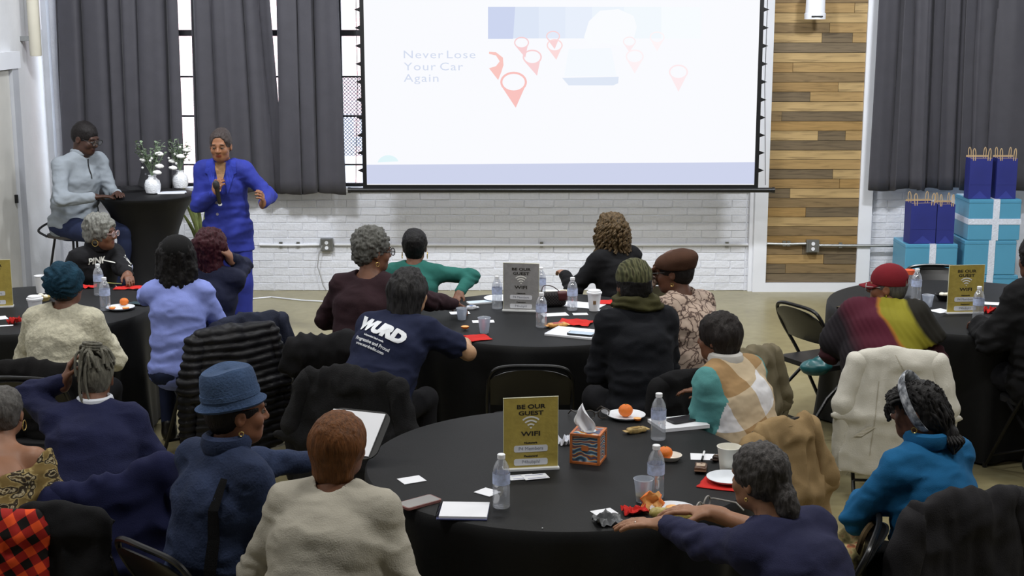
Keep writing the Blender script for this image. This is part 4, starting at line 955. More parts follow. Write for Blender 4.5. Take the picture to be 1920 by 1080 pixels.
def hand_prims(w, d, n, right, curl=.35, hs=1.0, spread=.0):
    d = unit(d); n = unit(n - d*(n @ d)); sd = np.cross(d, n); ts = 1 if right else -1; out = []
    out.append(FC(w + d*.012*hs, w + d*.085*hs, .014*hs, .012*hs, 2.5, sd, .012)); out.append(RC(w - d*.03*hs, w + d*.02*hs, .023*hs, .022*hs, .02))
    for i, (o, L) in enumerate(((.029, .92), (.0105, 1.02), (-.0085, .96), (-.027, .78))):
        b = w + d*(.082 - .004*abs(i - 1.3))*hs + sd*(o*ts*hs); a = -.05; cur = b; r = .0095*hs
        for j, ln in enumerate((.042, .027, .022)):
            a += curl*(1.0 if j else .8) + .04*i*(curl > .3); dr = d*math.cos(a) + n*math.sin(a) + sd*(o*ts*spread*8)
            nx = cur + unit(dr)*ln*L*hs; out.append(RC(cur, nx, r, r*.9, .004)); cur = nx; r *= .9
    b = w + d*.022*hs + sd*(.026*ts*hs); m = b + unit(d*.75 + sd*ts*.6 + n*.35)*.045*hs; e = m + unit(d*.95 + sd*ts*.12 + n*.5)*.034*hs
    out += [RC(b, m, .0135*hs, .0105*hs, .012), RC(m, e, .0105*hs, .0085*hs, .004)]
    return out
def head_prims(hs=1.0, ears=True):
    q = [EL((0, -.012, .030), (.076, .098, .092), .02), EL((0, .020, -.040), (.062, .074, .083), .03), EL((0, .062, -.092), (.030, .026, .022), .03), EL((0, .03, -.075), (.055, .05, .035), .03),
         RC((-.036, .080, .022), (.036, .080, .022), .011, .011, .018), RC((0, .088, .012), (0, .108, -.026), .009, .0125, .012), EL((-.0115, .098, -.030), (.0095, .011, .008), .006), EL((.0115, .098, -.030), (.0095, .011, .008), .006),
         EL((-.040, .062, -.030), (.024, .024, .024), .02), EL((.040, .062, -.030), (.024, .024, .024), .02),
         EL((0, .0865, -.0575), (.025, .012, .0062), .005), EL((0, .0855, -.0675), (.021, .012, .0072), .005),
         EL((-.031, .098, .001), (.016, .014, .010), .012, 's'), EL((.031, .098, .001), (.016, .014, .010), .012, 's')]
    if ears:
        for s in (-1, 1): q += [EL((s*.077, -.008, -.012), (.010, .020, .032), .008), EL((s*.086, -.004, -.008), (.006, .010, .017), .004, 's')]
    sc = []
    for p in q: sc.append(Prim((lambda f: lambda P: f(P/hs)*hs)(p.fn), p.c*hs, p.r*hs, p.op, p.k*hs))
    return sc
def torso(k, p, g=0.0, pel=True):
    s = k.s; w = p.get('w', 1.0)*.95; f = p.get('fat', 1.0)*.95; X = k.X; g = g*.75
    q = [FC(k.P, k.W, .128*f*s + g, .118*f*s + g, 1.34*w/f, EX, .03), FC(k.W, k.C, .118*f*s + g, .122*s*(.5 + .5*f) + g, 1.36*w/f, X, .03, sx2=1.36*w/(.5 + .5*f)), FC(k.C, k.N - k.u3*.065*s, .122*s*(.5 + .5*f) + g, .078*s + g, 1.36*w/(.5 + .5*f), X, .03, sx2=1.6),
         RC(k.sh['L'], k.sh['R'], .054*s + g, .054*s + g, .04), RC(k.N + k.u3*.015, k.sh['L'] + k.u3*.012, .042*s + g, .040*s + g, .03), RC(k.N + k.u3*.015, k.sh['R'] + k.u3*.012, .042*s + g, .040*s + g, .03)]
    if pel: q.append(EL(k.P + np.array([0, .01, -.02]), (.178*w*s + g, .145*f*s + g, .115*s + g), .06))
    if p.get('belly'): q.append(EL(k.W + np.array([0, .10*f, -.02]), (.14*w, .10*f, .13), .06))
    if p.get('bust'):
        for sx in (-1, 1): q.append(EL(k.C + X*sx*.075 + k.f3*.085*s, (.07, .06 + g, .07), .04))
    return q
def cloth_folds(k, amp, seed):
    E = [k.el['L'], k.el['R']]
    def f(V):
        a = vn(V, (7, 7, 15), seed) + .5*vn(V, (16, 16, 30), seed + 3); d = amp*(np.abs(a)*-1.2 + .35)
        for e in E:
            w = np.exp(-((V - e)**2).sum(1)/(2*.085**2)); d = d + w*amp*.6*np.sin(((V - e) @ np.array([.3, .5, .81]))*110 + 4*vn(V, 12, seed))
        w = np.exp(-((V[:, 2] - k.P[2] - .08)**2)/(2*.07**2)); d = d + w*amp*.6*np.sin(V[:, 2]*90 + 5*vn(V, 6, seed + 1))
        return d + .0012*vn(V, 70, seed)
    return f
SHIRT = {}
def person(lab, p):
    k = skeleton(p); yaw = p['yaw']; Rw = rotz(R(yaw)); tz = k.top[2] + p.get('hh', .015)
    if 'root' in p: root = A3(p['root'])
    else: root = W(p['top'][0], p['top'][1], tz) - Rw @ np.array([k.top[0], k.top[1], 0]); root[2] = 0
    t = thing('person', lab, 'person', root, R(yaw)); k.root = root; k.Rw = Rw; k.obj = t; s = k.s
    def loc(v):
        if v[0] == 'l': return A3(v[1:])
        if v[0] == 'w': return (W(v[1], v[2], v[3]) - root) @ Rw
        if v[0] == 'h': return k.H + k.Rh @ A3(v[1:])
    k.el, k.wr, k.hd = {}, {}, {}
    body = torso(k, p, -.02); vox = p.get('vox', .008)
    for sd in 'LR':
        sg = -1 if sd == 'L' else 1
        tgt = loc(p.get(sd, ('l', sg*.11, .30, .68))); pole = A3(p.get('p' + sd, (sg*.6, -.5, -.7)))
        k.el[sd], k.wr[sd] = ik(k.sh[sd], tgt, .285*s, .245*s, pole)
        fd = unit(k.wr[sd] - k.el[sd]); hd = A3(p['d' + sd]) if 'd' + sd in p else fd*.8 + np.array([0, 0, -.15 if k.wr[sd][2] < 1 else .0]); n = A3(p.get('n' + sd, (0, 0, -1)))
        body += [RC(k.sh[sd], k.el[sd], .050*s, .042*s, .03), RC(k.el[sd], k.wr[sd], .042*s, .026*s, .02)]
        body += hand_prims(k.wr[sd], hd, n, sd == 'R', p.get('c' + sd, .38), p.get('hands', 1.0)*s)
    nk = p.get('neck', .052)*s
    body += [RC(k.N - k.u3*.03, k.H + k.Rh @ np.array([0, -.02, -.05])*k.hs, nk*1.12, nk, .03)]
    body += frame(head_prims(k.hs, p.get('ears', True)), k.H, k.Rh)
    Hi = lambda C: (C - k.H) @ k.Rh/k.hs
    def seg(C):
        q = Hi(C); lips = (((q[:, 0]/.025)**2 + ((q[:, 2] + .0625)/.0125)**2) < 1) & (q[:, 1] > .08); return lips.astype(int)
    sk = skin(p['skin'][0], p['skin'][1]); lip = mat('lip_' + p['skin'][0], tuple(int(a*b) for a, b in zip(p['skin'][1], (.88, .62, .62))), .45)
    bo = blob('body', body, [sk, lip], t, vox, seg=seg)
    # garment
    g = p.get('g', .012); top = torso(k, p, g); sl = p.get('sleeve', 1.0)
    for sd in 'LR':
        e, w_ = k.el[sd], k.wr[sd]; a = k.sh[sd]
        if sl >= 1: 
            end = e + (w_ - e)*p.get('cuff' + sd, p.get('cuff', .93)); top += [RC(a, e, .052*s + g*.8, .043*s + g*.8, .04), RC(e, end, .043*s + g*.8, .030*s + g*.7, .025)]
        else: top += [RC(a, a + (e - a)*sl, .056*s + g, .054*s + g, .04)]
    ncut = p.get('ncut', (0, 0)); top += [Prim(RC(k.N + k.u3*.03 + k.f3*.02 + EX*ncut[0], k.N + k.u3*.25 + EX*ncut[0], .062*s + ncut[1], .09, .01).fn, k.N + k.u3*.1, .25, 's', .012)]
    if p.get('hem'): top.append(FC(k.P, k.P + np.array([0, 0, -.2]), .135*s, .155*s, 1.4, EX, .04))
    top.append(PL(k.P + np.array([0, 0, -.13 - p.get('hem', 0)]), (0, 0, -1)))
    k.toppr = top; k.folds = cloth_folds(k, p.get('fold', .007), p.get('seed', 1))
    tseg = (lambda C: p['tseg'](k, C)) if 'tseg' in p else None
    k.top_obj = blob(p.get('tname', 'sweater'), top, p['top_m'], t, p.get('tvox', .0100), k.folds, tseg)
    if p.get('collar'): 
        cpts = [k.N + k.u3*.035 + rotz(a) @ np.array([0, .070*s, 0]) + k.f3*.012 for a in [2*math.pi*i/24 for i in range(24)]]
        MB().tube(cpts, p['collar'][1], 8, True, flat=1.6).build('collar', p['collar'][0], t)
    # legs
    lg = p.get('legs')
    lr = p.get('legr', 1.0)
    if lg is None:
        a = p.get('spreadleg', .13); hz = k.P[2]
        lg = [((sg*.095, .02, hz - .015), (sg*a, .43*s, hz - .03), (sg*a, .40*s, .10)) for sg in (-1, 1)]
    w = p.get('w', 1.0); tr = [EL(k.P + np.array([0, 0, -.03]), (.185*w*s, .15*s, .105*s), .05)]
    if p.get('lowlegs', True):
        for h_, kn, an in lg: tr += [RC(h_, kn, .088*s*w*(.5 + .5*lr), .064*s*lr, .05), RC(kn, an, .066*s*lr, .05*s*lr, .03)]
    tr.append(PL(k.P + np.array([0, 0, .10]), (0, 0, 1)))
    blob('trousers', tr, p.get('bot_m', fabric('black_trousers', (22, 22, 26))), t, .014, lambda V: .005*vn(V, (9, 9, 16), 4))
    for h_, kn, an in lg:
        an = A3(an); fw = p.get('footdir', (0, 1, 0)); fw = A3(fw)
        blob('shoe', [RC((an[0], an[1] - .02, .045), (an[0] + fw[0]*.15, an[1] + fw[1]*.15, .03), .042, .03, .02), RC((an[0], an[1] - .01, .10), (an[0], an[1], .04), .045, .045, .02), PL((0, 0, .002), (0, 0, -1))], p.get('shoe_m', mat('black_shoe', (20, 18, 18), .4)), t, .011)
    if p.get('eyes'):
        for sx in (-1, 1):
            c = k.H + k.Rh @ (np.array([sx*.031, .0835, .001])*k.hs)
            ey = MB().lathe([(.0005, -.010)] + [(.010*math.sin(a), -.010*math.cos(a)) for a in [math.pi*i/8 for i in range(1, 8)]] + [(.0005, .010)], 12).build('eye', mat('eye_white', (150, 140, 132), .3), t); ey.location = c
            ir = MB().lathe([(.0048, 0), (.004, .0015), (.0005, .002)], 10).build('iris', mat('dark_iris', (26, 16, 12), .2), ey); q = Matrix(k.Rh.tolist()).to_4x4(); ir.matrix_basis = Matrix.Translation(Vector(k.Rh @ np.array([0, .0092, -.002]))) @ q @ Matrix.Rotation(R(-90), 4, 'X')
            lid = [k.H + k.Rh @ (np.array([sx*.031 + x, .0925 - abs(x)*.25, .006 + .003*(1 - (x/.015)**2)])*k.hs) for x in (-.015, -.008, 0, .008, .015)]
            MB().tube(lid, .0032, 6).build('eyelid', sk, t)
            br = [k.H + k.Rh @ (np.array([sx*.031 + x, .0955 - abs(x)*.35, .0235 + .004*(1 - (x/.02)**2)])*k.hs) for x in (-.02, -.01, 0, .01, .02)]
            MB().tube(br, .003, 6, flat=.7).build('eyebrow', mat('brow_hair', (28, 20, 18), .8), t)
    if p.get('glasses'):
        go = thing('eyeglasses', 'x', 'glasses'); go.parent = t; del go['label']; del go['category']
        go.matrix_basis = Matrix.Translation(Vector(k.H + k.Rh @ (np.array([0, .112, .001])*k.hs))) @ Matrix(k.Rh.tolist()).to_4x4(); glasses_mesh(go, p['glasses'], M_LENS, 1.0*k.hs, .12)
    if p.get('earring'):
        for sx in (-1, 1):
            c = k.H + k.Rh @ (np.array([sx*.088, -.005, -.062])*k.hs); r_ = p['earring']
            MB().tube([c + k.Rh @ np.array([0, r_*math.cos(a), r_*math.sin(a)]) for a in [2*math.pi*i/14 for i in range(14)]], .0022, 6, True).build('earring', mat('gold_jewel', (212, 184, 110), .25, .05, metal=.8), t)
    return k
# ---------------------------------------------------------------- hair and hats, all in the head frame
FACE = lambda y=.118, z=-.035, r=(.068, .07, .10), k=.015: EL((0, y, z), r, k, 's')
def cap(o, nape=True, low=-.055):
    q = [EL((0, -.014, .030), (.078 + o, .101 + o, .094 + o), .02)]
    if nape: q.append(EL((0, -.048, low + .03), (.064 + o*.8, .052 + o*.6, .062), .03))
    return q
CURL = lambda a, sd=0: (lambda V: a*vn(V, 75, sd) + a*.6*vn(V, 150, sd + 2) + a*.8*vn(V, 32, sd + 5))
STRAND = lambda a, sd=0: (lambda V: a*vn(V, (85, 85, 13), sd) + a*.7*vn(V, (30, 30, 6), sd + 1))
def hair(k, prims, m, disp, vox=.0070, name='hair', extra=None, ear=True):
    pr = frame([Prim((lambda f: lambda P: f(P/k.hs)*k.hs)(q.fn), q.c*k.hs, q.r*k.hs if q.r < 1e5 else q.r, q.op, q.k) for q in prims], k.H, k.Rh)
    if extra is not None: extra = (k.H + (np.asarray(extra[0])*k.hs) @ k.Rh.T, extra[1])
    d2 = (lambda V: disp((V - k.H) @ k.Rh)) if disp is not None else None
    return blob(name, pr, m, k.obj, vox, d2, None, extra)
def headmb(k, mb, name, m):
    V = np.array(mb.v)*k.hs; mb.v = [tuple(x) for x in (k.H + V @ k.Rh.T)]; return mb.build(name, m, k.obj)
def decal_on(k, prims, txt_vf, c, right, up, dirn, name, m, off=.004, parent=None):
    """flat print laid on a garment: march along dirn onto the surface"""
    V, F = txt_vf; V = np.array(V)[:, :2]; P = c + V[:, :1]*right + V[:, 1:2]*up - dirn*.25; tt = np.zeros(len(P))
    for _ in range(60): tt += np.clip(sdf_eval(prims, P + tt[:, None]*dirn), -.01, .03)*.8
    Q = P + tt[:, None]*dirn; ok = (np.abs(sdf_eval(prims, Q)) < .006) & (tt < .6); F = [f for f in F if all(ok[i] for i in f)]; u_ = sorted({i for f in F for i in f}); rm = {a: b for b, a in enumerate(u_)}; Q = Q[u_]; F = [tuple(rm[i] for i in f) for f in F]
    Q = Q + k.folds(Q)[:, None]*-dirn*1.0 - dirn*off
    return MB().add(Q, F).build(name, m, parent or k.obj, False)
def subdiv(VF, n=2):       # split triangles so print follows a curved surface
    V, F = VF; V = [tuple(v) for v in V]; T = []
    for f in F:
        for i in range(1, len(f) - 1): T.append((f[0], f[i], f[i + 1]))
    for _ in range(n):
        N2 = []; mid = {}
        def mp(a, b):
            q = (min(a, b), max(a, b))
            if q not in mid: mid[q] = len(V); V.append(tuple((x + y)/2 for x, y in zip(V[a], V[b])))
            return mid[q]
        for a, b, c in T:
            L = [math.dist(V[a], V[b]), math.dist(V[b], V[c]), math.dist(V[c], V[a])]
            if max(L) < .02: N2.append((a, b, c)); continue
            x, y, z = mp(a, b), mp(b, c), mp(c, a); N2 += [(a, x, z), (x, b, y), (z, y, c), (x, y, z)]
        T = N2
    return V, T
def sit_chair(k, yaw, lab, back=.0):
    q = k.Rw @ np.array([0, back, 0]); return chair(k.root[0] + q[0], k.root[1] + q[1], yaw, lab)
COATS = {}
def coat_on(ch, dx, dy, yaw, *a, **kw):
    ch.location.x += dx; ch.location.y += dy; ch.rotation_euler.z = R(yaw); return coat(ch.location.x, ch.location.y, yaw, *a, **kw)
# ---------------------------------------------------------------- coats hung on chair backs (chair frame)
def coat(x, y, yaw, lab, m, seed, w=.25, bot=.12, flare=1.2, sleeves=True, thick=.028, quilt=0, hood=False, collar=True, asym=(0, 0), fold=.016, name='coat', slv=.30, pb=None, seg=None):
    o = thing(name, lab, 'coat', (x, y, 0), R(yaw)); ax, az = asym
    q = [RC((-w + .05 + ax, -.215, .79), (w - .05 + ax, -.215, .79 + az), .030, .030, .03),
         FC((ax, -.235, .76), (ax*1.2, -.275, .47), thick, thick, w/thick, EX, .04, sx2=w*1.02/thick), FC((ax*1.2, -.275, .47), (ax*1.3, -.27, bot), thick, thick*.8, w*1.02/thick, EX, .05, sx2=w*flare/(thick*.8)),
         FC((ax, -.19, .76), (ax, -.13, .55), thick*.6, thick*.5, w*.95/(thick*.6), EX, .03)]
    if collar: q += [FC((ax - .02, -.215, .81), (ax + .02, -.25, .74), .03, .035, 3.2, EX, .03)]
    if hood: q += [EL((ax, -.27, .74), (.17, .06, .11), .05)]
    parts = []
    if sleeves:
        for sg in (-1, 1):
            if slv == 0 and sg == 1: continue
            parts.append([RC((sg*(w - .03) + ax, -.215, .75), (sg*(w + .04) + ax, -.245, .52), .058, .055, .03), RC((sg*(w + .04) + ax, -.245, .52), (sg*(w + .035) + ax, -.22, .52 - abs(slv)), .055, .045, .03)])
    if pb: q += pb
    def dsp(V):
        t = np.clip((.82 - V[:, 2])/.6, 0.1, 1); d = fold*1.5*t*(np.abs(vn(V*np.array([1, .4, .14]), 11, seed))*-2 + .6) + fold*.8*(np.abs(vn(V*np.array([1, .5, .45]), 17, seed + 4))*-2 + .6) + .005*vn(V, 22, seed + 2)
        if quilt: d = d + .016*np.abs(np.sin(V[:, 2]*quilt + 1.2*vn(V, 5, seed))) - .004
        return d
    blob('body', q, m, o, .0115, dsp, seg); kk = Sk(); kk.folds = dsp; kk.obj = o; kk.pr = q; COATS[name + str(seed)] = kk
    for s_ in parts: blob('sleeve', s_, m, o, .0115, dsp, seg)
    return o
BLK = fabric('black_cotton', (15, 15, 18)); NAVY = fabric('navy_knit', (30, 34, 66), .12, .3, 180); JEANS = fabric('dark_jeans', (36, 44, 72), .2)
DK, MD, LT = (78, 50, 36), (116, 76, 54), (160, 116, 88)
def S(n, c): return (n, c)
# ---- standing speaker
LEG_ST = [((-.09, 0, .86), (-.10, .03, .47), (-.10, -.02, .09)), ((.09, 0, .86), (.11, .02, .47), (.12, -.03, .09))]
SUIT = fabric('royal_blue_suit', (40, 50, 136), .10, .15, 200, .75)
k = person('woman in a royal blue suit speaking into a microphone', dict(top=(412, 240), yaw=176, s=1.02, hip=.90, lean=4, bend=8, hh=.012, skin=S('amber', (134, 90, 62)), top_m=SUIT, tname='suit_jacket', g=.018, fold=.007, sw=.165, w=1.0, fat=1.0, bust=True, hem=.05, legr=1.4,
    bot_m=SUIT, legs=LEG_ST, footdir=(0, 1, 0), hy=2, hp=8, eyes=True, R=('h', .03, .16, -.34), pR=(.6, -.3, -.8), dR=(-.35, .35, .8), nR=(-.4, -.9, 0), cR=.75, L=('l', -.36, .30, 1.13), pL=(-.7, -.3, -.7), dL=(-.2, .6, .6), nL=(.9, .3, .2), cL=.55, vox=.0055, ncut=(0, .012), seed=11))
hair(k, cap(.006, True) + [EL((0, -.07, .075), (.05, .045, .045), .03), FACE(.112, -.005, (.074, .068, .10))], hairm('dark', (58, 50, 48)), CURL(.003))
SP = k
mbv = MB().add(*subdiv(([(-.05, .14, 0), (.05, .14, 0), (0, -.10, 0)], [(0, 1, 2)]), 3))
decal_on(k, k.toppr, (mbv.v, mbv.f), k.C + k.u3*.04, EX*-1, np.array([0, 0, 1.0]), np.array([0, -1.0, 0]), 'blouse', fabric('tan_blouse', (150, 116, 84)), .004)
for sg in (-1, 1):
    q = ([(0, .16, 0), (sg*.075, .15, 0), (sg*.085, .06, 0), (sg*.065, .05, 0), (0.01*sg, -.12, 0)], [(0, 1, 2, 3, 4)]); decal_on(k, k.toppr, subdiv(q, 3), k.C + k.u3*.04 + EX*sg*.04, EX, np.array([0, 0, 1.0]), np.array([0, -1.0, 0]), 'lapel', fabric('royal_blue_lapel', (44, 56, 148)), .008)
for z in (.05, -.04): decal_on(k, k.toppr, ([(.012*math.cos(a), .012*math.sin(a), 0) for a in np.arange(0, 6.2, .6)], [tuple(range(11))]), k.W + np.array([.04, 0, z]), EX, np.array([0, 0, 1.0]), np.array([0, -1.0, 0]), 'button', mat('button_navy', (120, 116, 130), .3), .006)
mh = k.wr['R'] + (unit(np.array([-.35, .35, .8])))*.06 + np.array([-.012, .022, 0]); mh = k.root + k.Rw @ mh
mc = thing('microphone', 'black handheld microphone held up to the mouth of the speaker', 'microphone', mh - np.array([0, 0, .05]), R(176)); mc.rotation_euler = (R(-28), 0, R(176))
MB().lathe([(.012, -.09), (.015, -.08), (.018, .05), (.02, .06)], 16).build('handle', M_BLACKM, mc); MB().lathe([(.02, .06), (.026, .07), (.026, .10), (.015, .118), (.001, .12)], 16).build('grille', mat('mic_grille', (60, 60, 62), .4, .2, 200, .6, 300, metal=.6), mc)
MB().lathe([(.0155, -.1), (.0155, -.088)], 16).build('end_band', M_WCAP, mc)
# ---- man with laptop
GREYK = fabric('light_grey_pullover', (138, 145, 152), .05, .15, 200)
k = person('man in a light grey quarter-zip pullover working at a laptop', dict(top=(164, 228), yaw=-118, s=1.10, hip=.86, lean=8, bend=10, hh=.006, skin=S('deep', (66, 42, 32)), top_m=GREYK, tname='pullover', g=.014, fold=.010, sw=.19, w=1.2, fat=1.25, hy=8, hp=18, eyes=True,
    bot_m=JEANS, legs=[((-.10, .03, .83), (-.16, .42, .80), (-.15, .34, .36)), ((.10, .03, .83), (.17, .42, .80), (.16, .33, .36))], glasses=M_BLACKM, neck=.062,
    R=('l', .13, .36, 1.10), L=('l', -.10, .40, 1.10), pR=(.9, -.3, -.5), cR=.25, cL=.25, vox=.0055, seed=12, collar=(GREYK, .017)))
hair(k, cap(.004, True, -.03) + [FACE(.11, -.05, (.075, .06, .10))], hairm('black', (24, 20, 20)), CURL(.0015)); LM = k
zv = MB().box((0, 0, 0), (1, 1, 1)); q = ([(-.006, .10, 0), (.006, .10, 0), (.006, -.06, 0), (-.006, -.06, 0)], [(0, 1, 2, 3)]); decal_on(k, k.toppr, subdiv(q, 3), k.C + k.u3*.06, EX, np.array([0, 0, 1.0]), np.array([0, -1.0, 0]), 'zipper', M_BLACKM, .004)
bpy.data.objects['bar_stool'].location = (k.root[0], k.root[1], 0); bpy.data.objects['bar_stool'].rotation_euler = (0, 0, R(-118))

# ---- left table
HOOD = fabric('black_hoodie', (24, 24, 27), .1, .2)
k = person('grey-haired woman in a black lettered hoodie turned to the right', dict(top=(186, 397), yaw=-128, s=.92, hs=1.06, hip=.50, lean=10, bend=14, hh=.03, skin=S('brown', (112, 74, 54)), top_m=HOOD, tname='hoodie', g=.024, fold=.012, w=1.15, fat=1.2, hy=28, hp=2, eyes=True, glasses=mat('pink_frame', (170, 140, 140), .3), earring=.022,
    R=('l', .15, .22, .60), L=('w', 258, 540, .79), pL=(-.5, -.3, -.9), vox=.007, seed=13, collar=(HOOD, .03)))
hair(k, cap(.022, True) + [EL((0, -.03, .085), (.075, .08, .05), .03), EL((0, -.09, -.03), (.05, .035, .05), .03), FACE(.115, -.03, (.075, .066, .10))], hairm('silver', (120, 120, 114)), lambda V: CURL(.004)(V) + .006*np.sin(V[:, 1]*90 + 8*vn(V, 18)))
t_, u_, r_ = np.array([0, -1.0, 0]), np.array([0, 0, 1.0]), EX*-1
for tx, c_, sz in (('PINK', (.055, .0), .062), ('WE', (-.10, .0), .062)): decal_on(k, k.toppr, subdiv(text_mesh(tx, sz, bold=.002), 2), k.C + k.u3*.0 + EX*c_[0] + np.array([0, 0, .085 - .1*abs(c_[0])]), r_, u_, t_, 'lettering', mat('white_print', (228, 228, 222), .6), .006)
decal_on(k, k.toppr, subdiv(([(-.035, .025, 0), (.035, .025, 0), (.035, -.025, 0), (-.035, -.025, 0)], [(0, 1, 2, 3)]), 2), k.C + EX*-.10 + np.array([0, 0, .025]), r_, u_, t_, 'name_sticker', mat('name_sticker', (196, 204, 236), .5), .009)
sit_chair(k, -128, 'folding chair of the woman in the black lettered hoodie', -.02)
KNIT = mat('cream_cable_knit', (196, 192, 172), .95, .16, 40, .7, 55, spec=.2)
k = person('person in a teal knit beanie and cream cable-knit sweater seen from behind', dict(top=(120, 484), yaw=-6, s=.94, hs=1.05, lean=10, bend=10, hh=.03, skin=S('brown', (112, 74, 54)), top_m=KNIT, g=.022, fold=.008, w=1.12, fat=1.15, hp=0, L=('l', -.16, .36, .80), R=('l', .14, .36, .80), pL=(-.6, -.4, -.8), pR=(.6, -.4, -.8), seed=14, bot_m=BLK))
TEAL = mat('teal_knit', (28, 58, 76), .95, .25, 30, .8, 60, spec=.2)
hair(k, [EL((0, -.04, .035), (.108, .118, .105), .02), FACE(.14, -.06, (.10, .09, .11)), PL((0, 0, -.06), (0, .25, -1))], TEAL, lambda V: .006*np.cos(np.arctan2(V[:, 0], V[:, 2] + .02)*14 + 3*np.sin(np.sqrt(V[:, 0]**2 + V[:, 2]**2)*60)) + .002*vn(V, 90), name='beanie'); hair(k, cap(.006) + [FACE()], hairm('dark', (48, 40, 38)), None)
ch = sit_chair(k, -6, 'folding chair under a black coat behind the cream sweater', -.03)
coat_on(ch, 0, 0, -6, 'black coat hanging on the chair behind the cream sweater', fabric('black_coat', (16, 15, 16), .1, .2), 31, w=.26, bot=.1, flare=1.25, slv=.2)
PERI = fabric('periwinkle_top', (138, 152, 222), .05, .1, 160)
k = person('woman with a black bob in a periwinkle blue long-sleeved top', dict(top=(330, 440), yaw=6, s=.97, hs=.96, lean=4, bend=6, hh=.025, skin=S('brown', (112, 74, 54)), top_m=PERI, tname='long_sleeved_top', g=.010, fold=.010, w=1.02, fat=1.0, L=('w', 268, 556, .80), R=('l', .14, .34, .72), pL=(-.9, -.3, -.6), seed=15, bot_m=JEANS))
hair(k, [EL((0, -.02, .036), (.100, .118, .108), .02), FC((0, -.035, .02), (0, -.05, -.14), .09, .085, 1.35, EX, .03, sx2=1.55), FACE(.13, -.05, (.075, .09, .13))], hairm('jet', (20, 18, 19)), lambda V: STRAND(.008, 3)(V) + CURL(.004)(V)); hair(k, [EL((0, -.02, .060), (.106, .122, .092), .02), PL((0, 0, .055), (0, .25, -1))], fabric('black_felt', (18, 18, 19)), None, name='beret')
ch = sit_chair(k, 28, 'folding chair under the black puffer jacket', -.04)
PUF = fabric('black_puffer', (19, 19, 23), .1, .1, 80, .5)
coat_on(ch, +.20, +.05, 40, 'black quilted puffer jacket on the chair of the periwinkle top', PUF, 32, w=.26, bot=.12, flare=1.15, quilt=72, thick=.05, slv=.3, fold=.01, name='puffer_jacket')
DNAVY = fabric('dark_navy_top', (26, 30, 52), .12)
k = person('woman with dark red hair in a navy top holding her head', dict(top=(393, 421), yaw=-4, s=.98, lean=6, bend=8, hh=.025, skin=S('tan', (150, 108, 84)), top_m=DNAVY, tname='top', g=.012, fold=.009, w=1.02, R=('h', .115, .0, -.06), pR=(.25, .45, -.9), dR=(-.3, -.1, .9), nR=(-.9, 0, -.2), L=('l', -.15, .35, .75), hy=-4, seed=16, bot_m=JEANS))
hair(k, [EL((0, -.02, .030), (.098, .114, .105), .02), FC((0, -.04, .0), (.01, -.055, -.15), .075, .06, 1.3, EX, .04), FACE(.13, -.05, (.08, .09, .13))], hairm('wine', (58, 22, 30)), lambda V: STRAND(.009, 5)(V) + CURL(.005)(V))
ch = sit_chair(k, 34, 'folding chair under the dark denim coat', -.04)
coat_on(ch, +.13, +.04, 44, 'long dark denim coat on the chair of the red-haired woman', fabric('dark_denim', (34, 38, 54), .25, .3, 120), 33, w=.24, bot=.08, flare=1.25, slv=.2, name='denim_coat')
k = person('person with grey locs tied up in a navy sweater, seen from behind', dict(top=(182, 646), yaw=6, s=.94, hs=.94, lean=24, bend=16, hh=.03, skin=S('brown', (112, 74, 54)), top_m=NAVY, g=.018, fold=.009, w=1.15, fat=1.15, hp=6, hr=6, L=('h', -.12, -.01, -.03), pL=(-.8, .15, -.75), dL=(.25, .1, .95), nL=(.9, .2, 0), cL=.5, R=('l', .16, .36, .75), seed=17, collar=(mat('white_collar', (214, 218, 228), .7), .014)))
paths = []; rr = random.Random(5)
for i in range(40):
    a = rr.uniform(-2.6, 2.6); z = rr.uniform(.045, .09); s0 = np.array([.083*math.sin(a), -.02 - .105*math.cos(a), z]); tp = np.array([rr.uniform(-.05, .01), -.05 + rr.uniform(-.03, .03), .135 + rr.uniform(-.012, .015)])
    m_ = (s0 + tp)/2 + unit((s0 + tp)/2 - np.array([0, -.01, .03]))*.035; paths.append((arcpts([s0, m_, tp], 5), .0075))
for i in range(3):
    x = -.03 + rr.uniform(-.03, .02); paths.append((arcpts([(x*.5, -.06, .135), (x - .03, -.085, .12), (x - .035, -.10, .06), (x - .025, -.10, .01)], 5), .007))
paths += [(arcpts([(-.03, -.1, .10), (-.03, -.125, .03), (-.02, -.115, -.05), (.01, -.125, -.12), (.05, -.13, -.15)], 5), .0065), (arcpts([(-.05, -.1, .10), (-.055, -.115, .02), (-.05, -.115, -.07), (-.02, -.125, -.13)], 5), .0065)]
for i in range(10):
    a0 = i*.63; paths.append(([(-.02 + .04*math.cos(a0 + t), -.05 + .035*math.sin(a0 + t), .14 + .012*(i % 3)) for t in np.linspace(0, 2.4, 8)], .0085))
hair(k, cap(.005) + [FACE()], hairm('grey_locs', (104, 102, 92)), CURL(.002), extra=tubes(paths))
ch = sit_chair(k, 14, 'folding chair under the navy coat at the lower left', -.03)
coat_on(ch, +.10, -.02, 20, 'navy coat hanging on the chair of the person with grey locs', fabric('navy_coat', (24, 28, 62), .1, .2), 34, w=.25, bot=.06, flare=1.3, slv=.25, pb=[EL((.16, -.22, .84), (.09, .06, .07), .05)])
chair(*(lambda q: (q[0], q[1] + .2))(W(52, 712, .79)), -8, 'empty folding chair between the two sweaters at the left edge')
